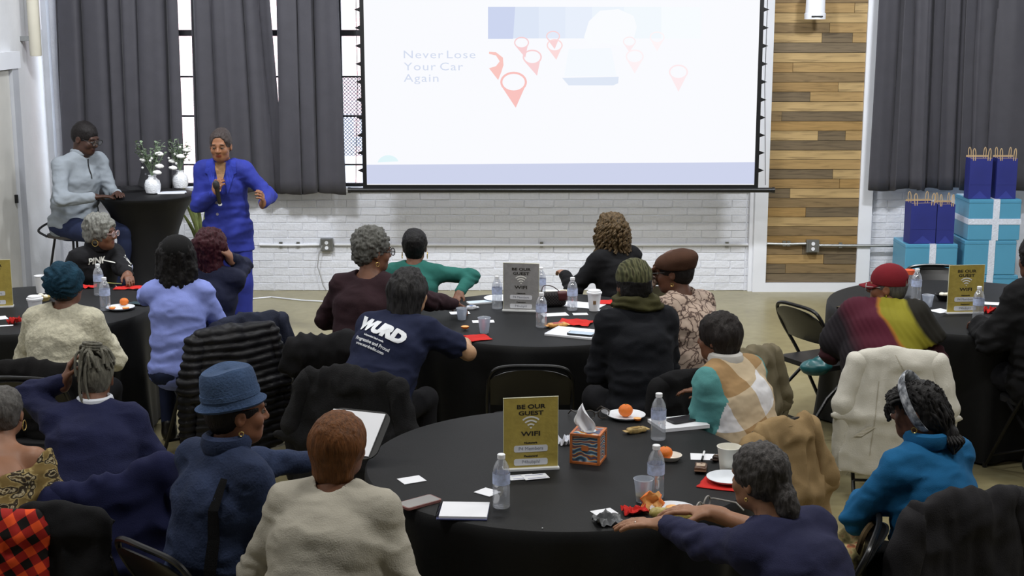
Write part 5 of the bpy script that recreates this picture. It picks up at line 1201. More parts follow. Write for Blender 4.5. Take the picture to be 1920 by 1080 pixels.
def animal(N, L, s):
    v = N.new('ShaderNodeTexVoronoi'); v.inputs['Scale'].default_value = 22; v.inputs['Randomness'].default_value = 1; n = N.new('ShaderNodeTexNoise'); n.inputs['Scale'].default_value = 12; n.inputs['Detail'].default_value = 5; L.new(mapping(N, L, s, sc=(1, 1, 1.6)), n.inputs[0])
    mx = N.new('ShaderNodeMixRGB'); mx.inputs[0].default_value = .12; L.new(s, mx.inputs[1]); L.new(n.outputs['Color'], mx.inputs[2]); L.new(mx.outputs[0], v.inputs[0])
    f = mth(N, L, 'ADD', mth(N, L, 'MULTIPLY', v.outputs['Distance'], .8), mth(N, L, 'MULTIPLY', n.outputs[0], .55))
    return ramp(N, L, f, [(.0, (30, 26, 22)), (.40, (40, 33, 26)), (.46, (112, 94, 58)), (.52, (186, 174, 142)), (.57, (46, 38, 30)), (.66, (60, 50, 34)), (.70, (164, 146, 98)), (.8, (120, 100, 58))])
PRINT = node_mat('animal_print', animal)
k = person('woman in an off-the-shoulder animal-print top at the left edge', dict(top=(4, 722), yaw=0, s=.90, hs=.95, lean=26, bend=14, hh=.008, skin=S('tan', (150, 104, 76)), top_m=PRINT, tname='off_shoulder_top', g=.022, fold=.008, w=1.1, fat=1.1, ncut=(-.05, .19), seed=18, earring=.02, lowlegs=False))
hair(k, cap(.006) + [FACE()], hairm('grey_short', (86, 84, 82)), CURL(.0025))
ch = chair(-1.72, 5.10, 0, 'folding chair holding the black coat and plaid jacket')
BC = fabric('black_wool', (20, 20, 23), .1, .25)
coat(-1.61, 5.10, -4, 'black coat on the chair in the lower left corner', BC, 35, w=.19, bot=.15, flare=1.1, sleeves=False, fold=.014)
def buff(N, L, s):
    q = mapping(N, L, s, rot=(0, 28, 0), sc=(15, 15, 15)); sp_ = N.new('ShaderNodeSeparateXYZ'); L.new(q, sp_.inputs[0])
    a = mth(N, L, 'GREATER_THAN', mth(N, L, 'FRACT', sp_.outputs[0]), .5); b_ = mth(N, L, 'GREATER_THAN', mth(N, L, 'FRACT', sp_.outputs[2]), .5)
    return ramp(N, L, mth(N, L, 'MULTIPLY', mth(N, L, 'ADD', a, b_), .45), [(0, (232, 84, 38)), (.3, (160, 36, 30)), (.7, (26, 22, 22))], 'CONSTANT')
coat(-1.86, 5.04, 8, 'red and black plaid jacket in the lower left corner', node_mat('buffalo_plaid', buff), 36, w=.17, bot=.15, flare=1.1, sleeves=False, fold=.012, name='plaid_jacket')
DEN = fabric('denim_jacket', (40, 51, 78), .22, .35, 110)
k = person('man in a blue denim hat and denim jacket holding a clipboard', dict(top=(440, 700), yaw=-42, s=1.02, lean=8, bend=8, hh=.012, skin=S('brown2', (128, 84, 60)), top_m=DEN, tname='denim_jacket', g=.02, fold=.011, w=1.08, fat=1.08, hy=-22, hp=4, eyes=True, earring=.008, R=('l', .16, .38, .75), L=('w', 690, 866, .80), pL=(-.5, -.1, -.8), cL=.5, nL=(0, .2, -1), seed=19, vox=.006, collar=(DEN, .022)))
hair(k, cap(.005) + [FACE(), PL((0, 0, .02), (0, 0, 1))], hairm('black', (24, 20, 20)), CURL(.002))
HAT = fabric('blue_denim_hat', (62, 82, 114), .22, .35, 120)
def tilt(mb):
    M = rotx(R(11)) @ roty(R(-4)); mb.v = [tuple(M @ (np.array(v) + (0, 0, .014 + .005*math.sin(9*v[0] + 3) + .006*(v[2] > .12)*math.cos(v[1]*34)))) for v in mb.v]
mb = MB().lathe([(.086, .035), (.092, .026), (.106, .008), (.114, .013), (.116, .018), (.107, .016), (.097, .036), (.096, .06), (.093, .10), (.088, .132), (.080, .142), (.06, .138), (.03, .132), (.001, .13)], 48, c=(0, -.012, .0), cap=False, mod=lambda r, z, a, j: r*(1 + (.10 if j < 6 else .07)*math.cos(2*a + math.pi)) + (.003*math.sin(3*a) if j < 6 else 0))
tilt(mb); headmb(k, mb, 'hat', HAT).modifiers.new('t', 'SOLIDIFY').thickness = .003
mb = MB().lathe([(.0970, .042), (.0995, .044), (.0985, .062), (.0955, .062)], 48, c=(0, -.012, 0), cap=False, mod=lambda r, z, a, j: r*(1 + .07*math.cos(2*a + math.pi))); tilt(mb); headmb(k, mb, 'hat_band', HAT)
sit_chair(k, -42, 'folding chair of the man in the denim hat', -.03)
decal_on(k, k.toppr, subdiv(([(.105 + .02*t, .22 - .05*t*8, 0) for t in range(9)] + [(.135 + .02*t, .22 - .05*t*8, 0) for t in range(8, -1, -1)], [(i, i + 1, 16 - i, 17 - i) for i in range(8)]), 2), k.C, EX, np.array([0, 0, 1.0]), np.array([0, 1.0, 0]), 'bag_strap', BLK, .013)
o = thing('clipboard', 'white papers on a dark round-cornered clipboard behind the auburn hair', 'clipboard', W(662, 812, .86)); o.rotation_euler = (R(38), 0, R(-20))
MB().prism(rrect(.28, .24, .05), -.006, 0).build('board', M_BLACKM, o); MB().box((-.01, 0, .003), (.24, .215, .004)).build('papers', M_PAPER, o, False)
BEIGE = fabric('beige_sweater', (172, 167, 154), .06, .25, 200)
k = person('woman with short auburn hair in a beige sweater, seen from behind', dict(top=(637, 764), yaw=-14, s=1.0, hs=.90, lean=14, bend=12, hh=.025, skin=S('brown', (112, 74, 54)), top_m=BEIGE, g=.018, fold=.008, w=1.2, fat=1.25, hy=-14, hp=4, L=('l', -.18, .36, .74), R=('l', .14, .30, .70), pR=(.5, -.4, -.8), seed=20))
hair(k, [EL((0, -.018, .034), (.098, .116, .106), .02), FC((0, -.045, .0), (0, -.05, -.09), .074, .062, 1.32, EX, .04), FACE(.13, -.05, (.08, .09, .12))], hairm('auburn', (98, 60, 30), .4), STRAND(.0035, 7))
sit_chair(k, -14, 'folding chair of the woman in the beige sweater', -.05)
q = W(492, 806, 0); o = thing('floor_bag', 'black shoulder bag on the floor beside the denim hat', 'bag', (q[0], q[1] + .35, 0), R(20)); blob('bag_body', [BX((0, 0, .15), (.13, .07, .15), .05)], BLK, o, .01, lambda V: .01*vn(V, 12)); MB().tube(arcpts([(-.1, 0, .28), (-.06, 0, .40), (.06, 0, .40), (.1, 0, .28)]), .008, 6).build('handle', BLK, o)

# ---- middle table
k = person('woman with cropped grey hair in a maroon sweater', dict(top=(697, 420), yaw=-18, s=1.04, lean=6, bend=12, hh=.035, skin=S('brown', (112, 74, 54)), top_m=fabric('maroon_sweater', (44, 26, 32), .12), g=.018, fold=.009, w=1.12, fat=1.1, hy=-42, hp=4, eyes=True, glasses=M_BLACKM, earring=.012, L=('l', -.10, .28, .74), R=('w', 872, 574, .81), pL=(-1, -.2, -.3), cR=.4, seed=21, ncut=(-.0, .012)))
hair(k, [EL((0, -.015, .045), (.096, .110, .105), .02), EL((0, -.06, -.02), (.075, .05, .06), .04), FACE(.118, -.045, (.085, .075, .11))], hairm('grey_afro', (92, 92, 88)), CURL(.009))
ch = sit_chair(k, -18, 'folding chair of the woman in the maroon sweater', -.03)
o = coat_on(ch, -.10, -.06, 12, 'black jacket bunched on the chair of the maroon sweater', BC, 37, w=.20, bot=.10, flare=.9, hood=True, slv=.25, name='jacket', pb=[EL((-.24, -.24, .74), (.10, .09, .10), .05), EL((-.30, -.22, .66), (.07, .07, .06), .04), EL((.05, -.26, .7), (.16, .07, .12), .04)])
WT = fabric('navy_tshirt', (30, 36, 62), .08, .1, 160)
k = person('woman in a navy T-shirt with white lettering on the back', dict(top=(768, 497), yaw=-22, s=1.0, lean=24, bend=14, side=7, hh=.025, skin=S('light', (186, 146, 112)), top_m=WT, tname='tshirt', sleeve=.66, g=.018, fold=.008, w=1.22, fat=1.2, hy=-12, hp=4, R=('w', 872, 642, .80), pR=(1, -.35, -.45), dR=(-.6, .6, 0), L=('l', -.08, .46, .84), seed=22))
hair(k, [EL((0, -.018, .034), (.096, .114, .104), .02), FC((0, -.045, .0), (0, -.055, -.15), .078, .066, 1.32, EX, .04, sx2=1.5), FACE(.13, -.05, (.075, .09, .13))], hairm('dark_grey', (42, 41, 42), .7), STRAND(.008, 9))
bu = unit(k.C - k.W + (k.N - k.C)); bn = unit(np.cross(EX, bu)); bdir = bn if bn[1] > 0 else -bn; rt = unit(EX - bu*(EX @ bu)); rt, bu2 = rt*math.cos(.17) - bu*math.sin(.17), bu*math.cos(.17) + rt*math.sin(.17); PR = mat('white_shirt_print', (226, 230, 236), .6)
decal_on(k, k.toppr, subdiv(text_mesh('WURD', .094, bold=.0075, xs=1.02), 3), k.C + bu*.045 - EX*.015, rt, bu2, bdir, 'lettering', PR, .007)
for tx, o_, sz in (('independent black media', -.010, .013), ('Progressive and Proud', -.038, .025), ('www.wurdradio.com', -.064, .022)): decal_on(k, k.toppr, subdiv(text_mesh(tx, sz, bold=.0006), 1), k.C + bu2*o_ - EX*.025, rt, bu2, bdir, 'lettering', PR, .007)
ch = sit_chair(k, -22, 'folding chair of the woman in the lettered T-shirt', -.02)
coat_on(ch, 0, 0, -16, 'black fleece coat on the chair of the lettered T-shirt', fabric('black_fleece', (24, 24, 26), .12, .4, 150), 38, w=.27, bot=.12, flare=1.2, slv=.28)
GRN = fabric('teal_green_top', (38, 96, 88), .08, .12)
k = person('woman with short black hair in a teal green top', dict(top=(777, 424), yaw=-4, s=.90, hs=1.06, hip=.505, lean=14, bend=10, hh=.02, skin=S('brown', (112, 74, 54)), top_m=GRN, tname='top', g=.014, fold=.008, w=1.05, hy=4, hp=2, earring=.022, L=('l', -.15, .32, .72), R=('w', 862, 548, .80), pR=(.9, -.3, -.3), seed=23))
hair(k, [EL((0, -.02, .032), (.088, .108, .100), .02), EL((0, -.05, -.03), (.066, .05, .06), .03), FACE(.12, -.04, (.078, .075, .11))], hairm('jet', (20, 18, 19)), CURL(.003)); sit_chair(k, -4, 'folding chair of the woman in the teal green top', -.03)
k = person('woman with curly highlighted hair in a black top, turned left', dict(top=(1146, 394), yaw=38, s=.95, hs=1.0, hip=.505, lean=8, bend=8, hh=.03, skin=S('tan', (150, 104, 76)), top_m=BLK, tname='top', g=.02, fold=.009, w=1.12, fat=1.1, hy=14, hp=0, earring=.012, L=('l', -.2, .38, .80), R=('l', .14, .34, .74), seed=24))
paths = []; rr = random.Random(9)
for i in range(110):
    a = rr.uniform(-2.3, 2.3); r0 = .095; z1 = rr.uniform(-.17, -.03); ph = rr.uniform(0, 6); pts = []
    for t in np.linspace(0, 1, 14):
        z = .10 + (z1 - .10)*t; rad = (.06 + .05*min(1, t*2.4)) + .02*t + .010*math.sin(ph + t*17); aa = a + .10*math.cos(ph + t*17); pts.append((rad*math.sin(aa)*1.0, -.02 - rad*math.cos(aa), z))
    paths.append((pts, .010))
hair(k, [EL((0, -.018, .036), (.100, .114, .106), .02), FC((0, -.04, .0), (0, -.05, -.15), .078, .08, 1.32, EX, .04, sx2=1.45), FACE(.135, -.05, (.075, .085, .14))], hairm('honey_curl', (82, 66, 44), .8), CURL(.009), extra=tubes(paths, 5))
sit_chair(k, 38, 'folding chair of the woman with curly highlighted hair', -.03)
o = thing('shoulder_bag', 'black shoulder bag with tan trim beside the curly-haired woman', 'bag', W(1078, 548, .75) + np.array([-.02, .42, -.754]), R(20)); blob('bag_body', [BX((0, 0, .2), (.10, .06, .2), .04)], BLK, o, .01); MB().tube(arcpts([(-.06, -.06, .36), (.0, -.07, .62), (.10, -.06, .74)]), .012, 6).build('strap', fabric('tan_strap', (150, 130, 96)), o)
CHAR = fabric('dark_slate_coat', (19, 21, 27), .1, .25)
k = person('person in a green patterned beanie and dark coat, seen from behind', dict(top=(1188, 480), yaw=14, s=1.0, lean=10, bend=10, hh=.03, skin=S('brown', (112, 74, 54)), top_m=CHAR, tname='coat', g=.026, fold=.010, w=1.0, fat=1.1, hy=6, hp=3, L=('l', -.10, .36, .80), R=('l', .10, .36, .78), pL=(-.35, -.4, -.85), pR=(.35, -.4, -.85), seed=25))
def camo(N, L, s):
    n = N.new('ShaderNodeTexVoronoi'); n.inputs['Scale'].default_value = 26; L.new(s, n.inputs[0]); w = N.new('ShaderNodeTexWave'); w.inputs['Scale'].default_value = 12; w.inputs['Distortion'].default_value = 3; L.new(s, w.inputs[0])
    return ramp(N, L, mth(N, L, 'ADD', mth(N, L, 'MULTIPLY', n.outputs['Distance'], .5), mth(N, L, 'MULTIPLY', w.outputs[0], .5)), [(.1, (34, 34, 24)), (.4, (70, 72, 48)), (.6, (98, 98, 70)), (.85, (52, 50, 34))])
hair(k, [EL((0, -.016, .045), (.094, .112, .100), .02), FACE(.145, -.075, (.10, .09, .115)), PL((0, 0, .005), (0, .2, -1))], node_mat('olive_pattern', camo), lambda V: .004*vn(V, 40), name='beanie')
hair(k, cap(.014) + [EL((0, -.05, -.04), (.08, .05, .06), .03), FACE(), PL((0, 0, .03), (0, 0, 1))], hairm('jet', (20, 18, 19)), CURL(.003))
sc = [k.N + k.u3*.05 + rotz(a) @ np.array([0, .085, 0]) + np.array([0, 0, .012*math.sin(3*a)]) for a in [2*math.pi*i/20 for i in range(20)]]
blob('scarf', [RC(sc[i], sc[(i + 1) % 20], .034, .034, .015) for i in range(20)] + [RC(k.N + np.array([.04, .0, .08]), k.N + np.array([.10, -.06, .04]), .035, .03, .03)], fabric('olive_scarf', (62, 60, 34), .3), k.obj, .008, lambda V: .006*np.sin(V[:, 2]*160 + 6*vn(V, 14)))
ch = sit_chair(k, 14, 'folding chair of the person in the green patterned beanie', -.03); coat_on(ch, +.16, -.03, 22, 'black coat on the chair of the green patterned beanie', BLK, 39, w=.24, bot=.12, flare=1.15, slv=.2)
def snake(N, L, s):
    n = N.new('ShaderNodeTexNoise'); n.inputs['Scale'].default_value = 9; n.inputs['Detail'].default_value = 4; L.new(s, n.inputs[0]); mx = N.new('ShaderNodeMixRGB'); mx.inputs[0].default_value = .15; L.new(s, mx.inputs[1]); L.new(n.outputs['Color'], mx.inputs[2])
    v = N.new('ShaderNodeTexVoronoi'); v.feature = 'DISTANCE_TO_EDGE'; v.inputs['Scale'].default_value = 22; L.new(mx.outputs[0], v.inputs[0])
    return ramp(N, L, v.outputs['Distance'], [(.0, (60, 46, 44)), (.04, (110, 92, 84)), (.09, (176, 156, 142)), (.5, (190, 172, 158))])
k = person('woman in a brown beret and snake-print blouse leaning left', dict(top=(1262, 458), yaw=46, s=1.0, lean=12, bend=12, hh=.03, skin=S('deep2', (92, 58, 42)), top_m=node_mat('snake_print', snake), tname='blouse', g=.02, fold=.009, w=1.15, fat=1.15, hy=24, hp=8, eyes=True, glasses=M_BLACKM, earring=.008, L=('h', .0, .13, -.03), pL=(-.6, .3, -.7), dL=(.2, -.3, .8), nL=(0, -1, 0), cL=.5, R=('l', .1, .34, .74), seed=26))
hair(k, [EL((0, -.022, .058), (.108, .125, .062), .02, rot=rotx(R(-8))), EL((0, -.02, .03), (.090, .110, .05), .03), PL((0, 0, .022), (0, .12, -1))], fabric('brown_beret', (70, 46, 34), .15), lambda V: .006*np.abs(vn(V, 16)), name='beret'); hair(k, cap(.007) + [FACE(), PL((0, 0, .04), (0, 0, 1))], hairm('black', (24, 20, 20)), CURL(.002))
ch = sit_chair(k, 46, 'folding chair of the woman in the brown beret', -.02); coat_on(ch, +.04, -.10, 50, 'grey-green coat on the chair of the brown beret', fabric('grey_green_coat', (110, 102, 82), .12, .2), 40, w=.24, bot=.2, flare=1.1, slv=.2)
c_ = W(995, 686, .80); chair(c_[0], c_[1] + .2, 0, 'empty folding chair between the middle and nearest tables')

# ---- nearest table, right side
def vest(N, L, s):
    q = mapping(N, L, s, rot=(0, 18, 0), sc=(3.6, 3.6, 3.6), loc=(.1, 0, .25)); sp_ = N.new('ShaderNodeSeparateXYZ'); L.new(q, sp_.inputs[0])
    a = mth(N, L, 'GREATER_THAN', mth(N, L, 'FRACT', sp_.outputs[0]), .5); b_ = mth(N, L, 'GREATER_THAN', mth(N, L, 'FRACT', sp_.outputs[2]), .5)
    return ramp(N, L, mth(N, L, 'MULTIPLY', mth(N, L, 'ADD', a, b_), .45), [(0, (220, 220, 224)), (.3, (196, 178, 150)), (.7, (160, 130, 92))], 'CONSTANT')
VEST = node_mat('tan_plaid', vest, .95); AQUA = fabric('aqua_sweatshirt', (88, 148, 148), .06, .2)
def vseg(k, C):
    m = np.zeros(len(C), int)
    for sd in 'LR':
        a, e = k.sh[sd], k.el[sd]; ax = unit(e - a); t = (C - a) @ ax; r = np.linalg.norm(C - a - t[:, None]*ax, axis=1); sg = -1 if sd == 'L' else 1
        m |= ((((C - a) @ k.X)*sg > .015) & (r < .13)) | ((C[:, 1] > .16) & (C[:, 2] < k.sh[sd][2] - .1) & ((C @ k.X)*sg > 0) & (r < .2)) | (np.linalg.norm(C - e, axis=1) < .09) | (((C - e) @ unit(k.wr[sd] - e) > .05) & (np.linalg.norm(C - e - (((C - e) @ unit(k.wr[sd] - e))[:, None])*unit(k.wr[sd] - e), axis=1) < .07))
    return m
k = person('woman with a dark brown bob in a tan plaid vest and aqua sleeves', dict(top=(1346, 579), yaw=44, s=.93, hs=.96, lean=14, bend=12, hh=.025, skin=S('brown', (112, 74, 54)), top_m=[VEST, AQUA], tseg=vseg, tvox=.006, tname='plaid_vest', g=.028, fold=.008, w=1.12, fat=1.12, hy=12, hp=6, L=('l', .02, .30, .80), R=('l', .12, .36, .80), pL=(-.75, -.4, -.7), seed=27, collar=(mat('fleece_white', (200, 198, 194), .95), .02)))
hair(k, [EL((0, -.018, .034), (.096, .114, .104), .02), FC((0, -.045, .0), (0, -.05, -.085), .072, .055, 1.32, EX, .04), FACE(.13, -.05, (.08, .09, .12))], hairm('dark_brown', (32, 27, 26), .4), STRAND(.007, 13))
ch = sit_chair(k, 48, 'folding chair of the woman in the plaid vest', -.03); coat_on(ch, -.06, +.04, 40, 'tan coat trailing down behind the plaid vest', fabric('tan_coat', (148, 124, 88), .1, .2), 41, w=.22, bot=.04, flare=1.3, slv=.3, fold=.02)
NVY2 = fabric('navy_sweatshirt', (36, 38, 66), .10, .2)
k = person('woman with a grey ponytail in a navy sweater unwrapping food', dict(top=(1424, 826), yaw=38, s=1.0, hs=.90, lean=26, bend=14, hh=.014, skin=S('medium', (150, 108, 82)), top_m=NVY2, g=.016, fold=.009, w=1.1, fat=1.08, hy=6, hp=6, earring=.005, L=('w', 1204, 968, .815), R=('w', 1334, 962, .86), pL=(-.35, -.2, -.95), pR=(.7, .1, -.6), dL=(-.62, .75, -.02), dR=(-.55, .75, .05), cL=.22, cR=.26, cuffR=.35, hands=1.14, vox=.0048, seed=28, cuff=.97))
MB().tube([k.wr['L'] + unit(np.array([-.62, .75, -.02]))*.108 + rotz(.69) @ np.array([-.0085 + .0108*math.cos(a), 0, .0108*math.sin(a) - .004]) for a in [2*math.pi*i/14 for i in range(14)]], .0018, 6, True).build('ring', mat('silver_ring', (220, 220, 214), .2, metal=.9), k.obj)
hair(k, cap(.012) + [EL((0, -.12, -.075), (.042, .04, .055), .03), EL((0, -.125, -.115), (.035, .035, .04), .03), FACE(.118, -.04, (.078, .07, .11))], hairm('salt_pepper', (64, 61, 60), .6), lambda V: CURL(.003)(V) + STRAND(.004)(V))
q = W(1258, 958, .80); o = thing('wrapped_snack', 'yellow wrapped snack held in the hands of the navy sweater', 'snack', (q[0], q[1], .775), R(-18)); blob('wrapper', [RC((-.06, 0, .012), (.06, 0, .012), .02, .024, .01)], mat('yellow_foil', (176, 160, 92), .35, .25, 50, .4, 60), o, .005, lambda V: .004*vn(V, 60)); MB().box((.088, 0, .012), (.02, .04, .003)).build('crimp', MATS['yellow_foil'], o, False)
napkin(1140, 981, .10, .08, 12, 'grey crumpled wrapper under the fingers', 15, .03).children[0].data.materials[0] = mat('grey_foil', (96, 98, 102), .4)
c_ = W(1640, 985, .79); chair(c_[0] - .20, c_[1] + .03, 72, 'folding chair of the woman with the grey ponytail')
q = (c_[0] - .06, c_[1] + .14); o = thing('floral_bag', 'floral tote bag between the navy sweater and the blue fleece', 'bag', (q[0], q[1], .442), R(60))
def flor(N, L, s):
    n = N.new('ShaderNodeTexNoise'); n.inputs['Scale'].default_value = 22; n.inputs['Detail'].default_value = 4; L.new(s, n.inputs[0]); return ramp(N, L, n.outputs[0], [(.3, (50, 44, 30)), (.45, (120, 112, 74)), (.55, (168, 152, 108)), (.65, (150, 84, 60)), (.75, (70, 66, 40))])
blob('bag_body', [BX((0, 0, .13), (.13, .08, .13), .06), EL((0, 0, .28), (.10, .05, .06), .02, 's')], node_mat('floral_print', flor), o, .009, lambda V: .012*vn(V, 12)); MB().tube(arcpts([(-.08, -.06, .22), (-.07, -.08, .30), (.05, -.08, .30), (.08, -.06, .22)]), .012, 6).build('strap', fabric('brown_strap', (70, 56, 34)), o)
TEALF = fabric('teal_blue_fleece', (24, 92, 138), .08, .15)
k = person('woman with locs and a headband in a teal-blue fleece', dict(top=(1722, 700), yaw=34, s=.94, hs=.96, lean=6, bend=8, hh=.03, skin=S('deep3', (96, 62, 46)), top_m=TEALF, tname='fleece', g=.020, fold=.011, w=1.12, fat=1.15, hy=24, hp=8, earring=.010, L=('l', -.03, .34, .76), R=('l', .02, .32, .72), pL=(-.9, -.2, -.6), seed=29, bot_m=BLK, legs=[((-.095, .02, .53), (-.24, .46, .74), (-.10, .54, .30)), ((.095, .02, .53), (-.06, .44, .53), (-.04, .44, .10))], collar=(TEALF, .02)))
paths = []; rr = random.Random(15)
for i in range(150):
    a = rr.uniform(-math.pi, math.pi); el = rr.uniform(.05, 1.35); d0 = np.array([math.sin(a)*math.cos(el), -math.cos(a)*math.cos(el), math.sin(el)]); s0 = np.array([0, -.015, .03]) + d0*np.array([.084, .104, .097])
    if s0[1] > .07 and s0[2] < .05: continue
    if s0[1] > .03: e0 = s0 + np.array([d0[0]*.04, .035, -.06 + rr.uniform(-.02, .02)]); m_ = (s0 + e0)/2 + np.array([d0[0]*.02, .025, .015])
    else: e0 = np.array([rr.uniform(-.03, .03), -.12 + rr.uniform(-.02, .02), -.10 + rr.uniform(-.02, .02)]); m_ = (s0 + e0)/2; m_ = np.array([0, -.015, .03]) + unit((m_ - np.array([0, -.015, .03]))/np.array([.09, .11, .105]))*np.array([.093, .114, .106])
    pp = arcpts([s0, m_, e0], 6); paths.append(([np.array(v) + .002*np.array([math.sin(j*1.9 + i), math.cos(j*2.3 + i), 0]) for j, v in enumerate(pp)], .0072))
for i in range(16): 
    a = i*.4; paths.append((arcpts([(.03*math.cos(a), -.125 + .02*math.sin(a), -.10), (.045*math.cos(a), -.14 + .035*math.sin(a), -.13), (.02*math.cos(a), -.135, -.155 - .01*(i % 3))], 4), .0065))
hair(k, cap(.003) + [EL((0, -.12, -.10), (.036, .036, .045), .03), FACE()], hairm('black_locs', (38, 37, 38), .6), CURL(.003), extra=tubes(paths))
def hb(N, L, s):
    n = N.new('ShaderNodeTexNoise'); n.inputs['Scale'].default_value = 40; n.inputs['Detail'].default_value = 5; L.new(s, n.inputs[0]); return ramp(N, L, n.outputs[0], [(.35, (70, 74, 80)), (.5, (150, 154, 162)), (.65, (214, 218, 224))])
mb = MB().tube([(.106*math.sin(a), .028 + .02*math.cos(a) - .05*(1 - math.cos(a))*.5, .03 + .118*math.cos(a)) for a in [R(-145 + 290*i/40) for i in range(41)]], .026, 10, flat=.30); headmb(k, mb, 'headband', node_mat('grey_headband', hb))
ch = sit_chair(k, 30, 'folding chair of the woman in the teal-blue fleece', -.03); ccx = coat_on(ch, -.08, +.05, 26, 'charcoal coat on the chair of the teal-blue fleece', fabric('charcoal_coat', (34, 33, 36), .12, .25), 42, w=.27, bot=.08, flare=1.2, slv=.3, fold=.018); ccx.scale.z = 1.13

# ---- right table
def shawl(N, L, s):
    sp_ = N.new('ShaderNodeSeparateXYZ'); L.new(s, sp_.inputs[0]); n = N.new('ShaderNodeTexNoise'); n.inputs['Scale'].default_value = 6; L.new(s, n.inputs[0])
    u = mth(N, L, 'ADD', mth(N, L, 'MULTIPLY', sp_.outputs[0], 1.25), mth(N, L, 'MULTIPLY', sp_.outputs[2], .95)); u = mth(N, L, 'ADD', u, mth(N, L, 'MULTIPLY', n.outputs[0], .08))
    return ramp(N, L, mth(N, L, 'SUBTRACT', u, .30), [(0, (22, 20, 24)), (.26, (26, 20, 26)), (.40, (68, 17, 34)), (.60, (76, 18, 38)), (.625, (150, 100, 34)), (.64, (126, 120, 32)), (.80, (134, 128, 36)), (.83, (30, 28, 22))])
k = person('person in a red cap wrapped in a maroon and yellow shawl', dict(top=(1668, 492), yaw=-18, s=.94, hs=1.06, lean=30, bend=16, hh=.02, skin=S('brown2', (128, 84, 60)), top_m=fabric('maroon_coat', (56, 26, 32), .2), tname='coat', g=.024, fold=.010, w=1.2, fat=1.15, hy=84, hp=2, glasses=mat('silver_frame', (160, 160, 158), .3), L=('l', -.16, .36, .78), R=('l', .18, .38, .78), seed=30, bot_m=fabric('plum_trousers', (50, 26, 34))))
CAPM = fabric('red_cap', (116, 28, 38), .08, .15)
hair(k, [EL((0, -.014, .040), (.088, .110, .098), .01), PL((0, 0, .015), (0, .05, -1)), EL((0, -.125, .03), (.04, .04, .028), .006, 's')], CAPM, None, name='cap', vox=.005)
mb = MB(); V = []; F = []
for j in range(7):
    for i in range(15):
        a = R(-62 + 124*i/14); t = j/6; V.append(((.088 + .004*t)*math.sin(a)*(1 - .12*t), .094*math.cos(a)*1.05 - .01 + .075*t*math.cos(a*.8), .028 - .02*t - .016*(math.sin(a)**2)))
for j in range(6):
    for i in range(14): q = j*15 + i; F.append((q, q + 1, q + 16, q + 15))
headmb(k, mb.add(V, F), 'cap_brim', CAPM).modifiers.new('t', 'SOLIDIFY').thickness = .004
hair(k, cap(.004) + [FACE(), PL((0, 0, .02), (0, 0, 1))], hairm('grey_short', (86, 84, 82)), None)
p2 = dict(w=1.2, fat=1.15); sh_ = torso(k, p2, .045, False) + [RC(k.sh['L'], k.el['L'] + (k.sh['L'] - k.el['L'])*.35, .112, .115, .05), RC(k.sh['R'], k.el['R'] + (k.sh['R'] - k.el['R'])*.5, .108, .112, .05), Prim(RC(k.N + k.u3*.045, k.N + k.u3*.3, .066, .10, .01).fn, k.N + k.u3*.1, .25, 's', .012), PL(k.W + np.array([0, 0, -.0]), (.35, 0, -1)), PL(k.C + np.array([0, .10, 0]), (0, 1, -.2))]
blob('shawl', sh_, node_mat('shawl_bands', shawl), k.obj, .009, lambda V: .010*vn(V, (9, 9, 9), 5) + .002*np.sin((V[:, 0]*1.25 + V[:, 2]*.95)*150))
RC_CH = sit_chair(k, -8, 'folding chair under the cream denim jacket', -.03)
cj = coat_on(RC_CH, .06, 0, -6, 'cream denim jacket hanging on the chair of the person in the red cap', fabric('cream_denim', (206, 203, 193), .04, .2, 160), 43, w=.235, bot=.16, flare=1.32, slv=.36, fold=.006, name='denim_jacket')
kk = COATS['denim_jacket43']; SEAM = mat('cream_seam', (176, 170, 154), .8)
def strip(pts, w_): return ([(x - w_, z, 0) for x, z in pts] + [(x + w_, z, 0) for x, z in reversed(pts)], [(i, i + 1, 2*len(pts) - 2 - i, 2*len(pts) - 1 - i) for i in range(len(pts) - 1)])
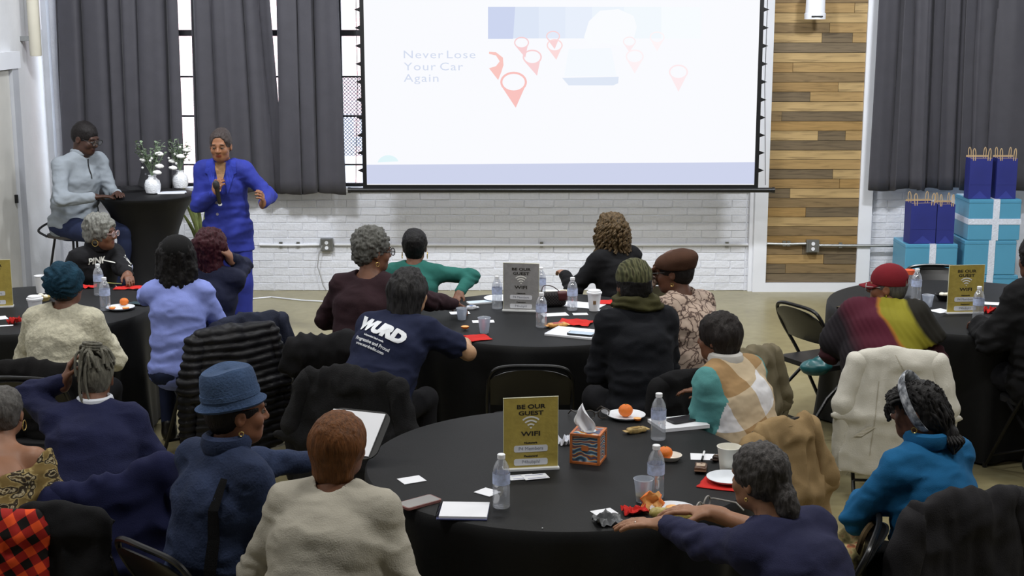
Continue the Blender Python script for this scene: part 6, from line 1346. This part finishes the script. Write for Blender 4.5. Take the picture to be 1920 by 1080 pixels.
for P_ in ([(-.02 + .028*t, .80 - .05*t) for t in range(6)], [(-.20 + .05*t, .66 + .004*t) for t in range(9)], [(-.10 - .004*t, .66 - .05*t) for t in range(9)], [(.10 + .004*t, .66 - .05*t) for t in range(9)], [(-.26 + .065*t, .21) for t in range(9)]):
    decal_on(kk, kk.pr, subdiv(strip(P_, .0022), 1), np.array([0, -.4, 0]), EX, np.array([0, 0, 1.0]), np.array([0, 1.0, 0]), 'seam', SEAM, .003)
for x in (-.16, .16): decal_on(kk, kk.pr, subdiv(strip([(x + .012*t, .36 + .01*t) for t in range(7)], .02), 1), np.array([-.04, -.4, 0]), EX, np.array([0, 0, 1.0]), np.array([0, 1.0, 0]), 'pocket_flap', fabric('cream_flap', (204, 199, 186), .05), .006)
k = person('person in a black coat at the right edge of the picture', dict(root=(3.02, 7.72, 0), yaw=24, s=1.04, lean=8, bend=10, skin=S('deep3', (96, 62, 46)), top_m=fabric('black_coat2', (15, 15, 17), .1, .2), tname='coat', g=.05, fold=.014, w=1.25, fat=1.2, hy=10, L=('l', -.2, .38, .80), R=('l', .16, .36, .76), seed=31))
hair(k, cap(.02) + [FACE()], hairm('black', (24, 20, 20)), CURL(.006)); ch = sit_chair(k, 24, 'folding chair of the person in black at the right edge', -.04)
coat_on(ch, -.02, 0, 22, 'black coat spread over the chair at the right edge', MATS['black_coat2'], 44, w=.29, bot=.06, flare=1.25, slv=.35)
c_ = W(1512, 572, .80); ch = chair(c_[0] + .12, c_[1] + .1, -62, 'empty folding chair with a teal bag on its seat'); q = c_ + rotz(R(-38)) @ np.array([.03, .22, 0])
o = thing('drawstring_bag', 'teal shiny pouch lying on the seat of the empty chair', 'bag', tuple(W(1530, 700, .445)), R(10)); blob('pouch', [EL((0, 0, .04), (.10, .07, .045), .02), EL((.04, .03, .075), (.04, .035, .03), .03)], mat('teal_satin', (36, 92, 96), .35, .3, 20), o, .006, lambda V: .008*vn(V, 25)); blob('tissue_wad', [EL((.05, .02, .105), (.03, .025, .02), .01)], M_PAPER, o, .005, lambda V: .005*vn(V, 50))
c_ = W(1737, 498, .80); chair(c_[0] + .05, c_[1] - .2, 178, 'empty folding chair behind the right table, by the gift boxes')
c_ = W(1838, 531, .80);
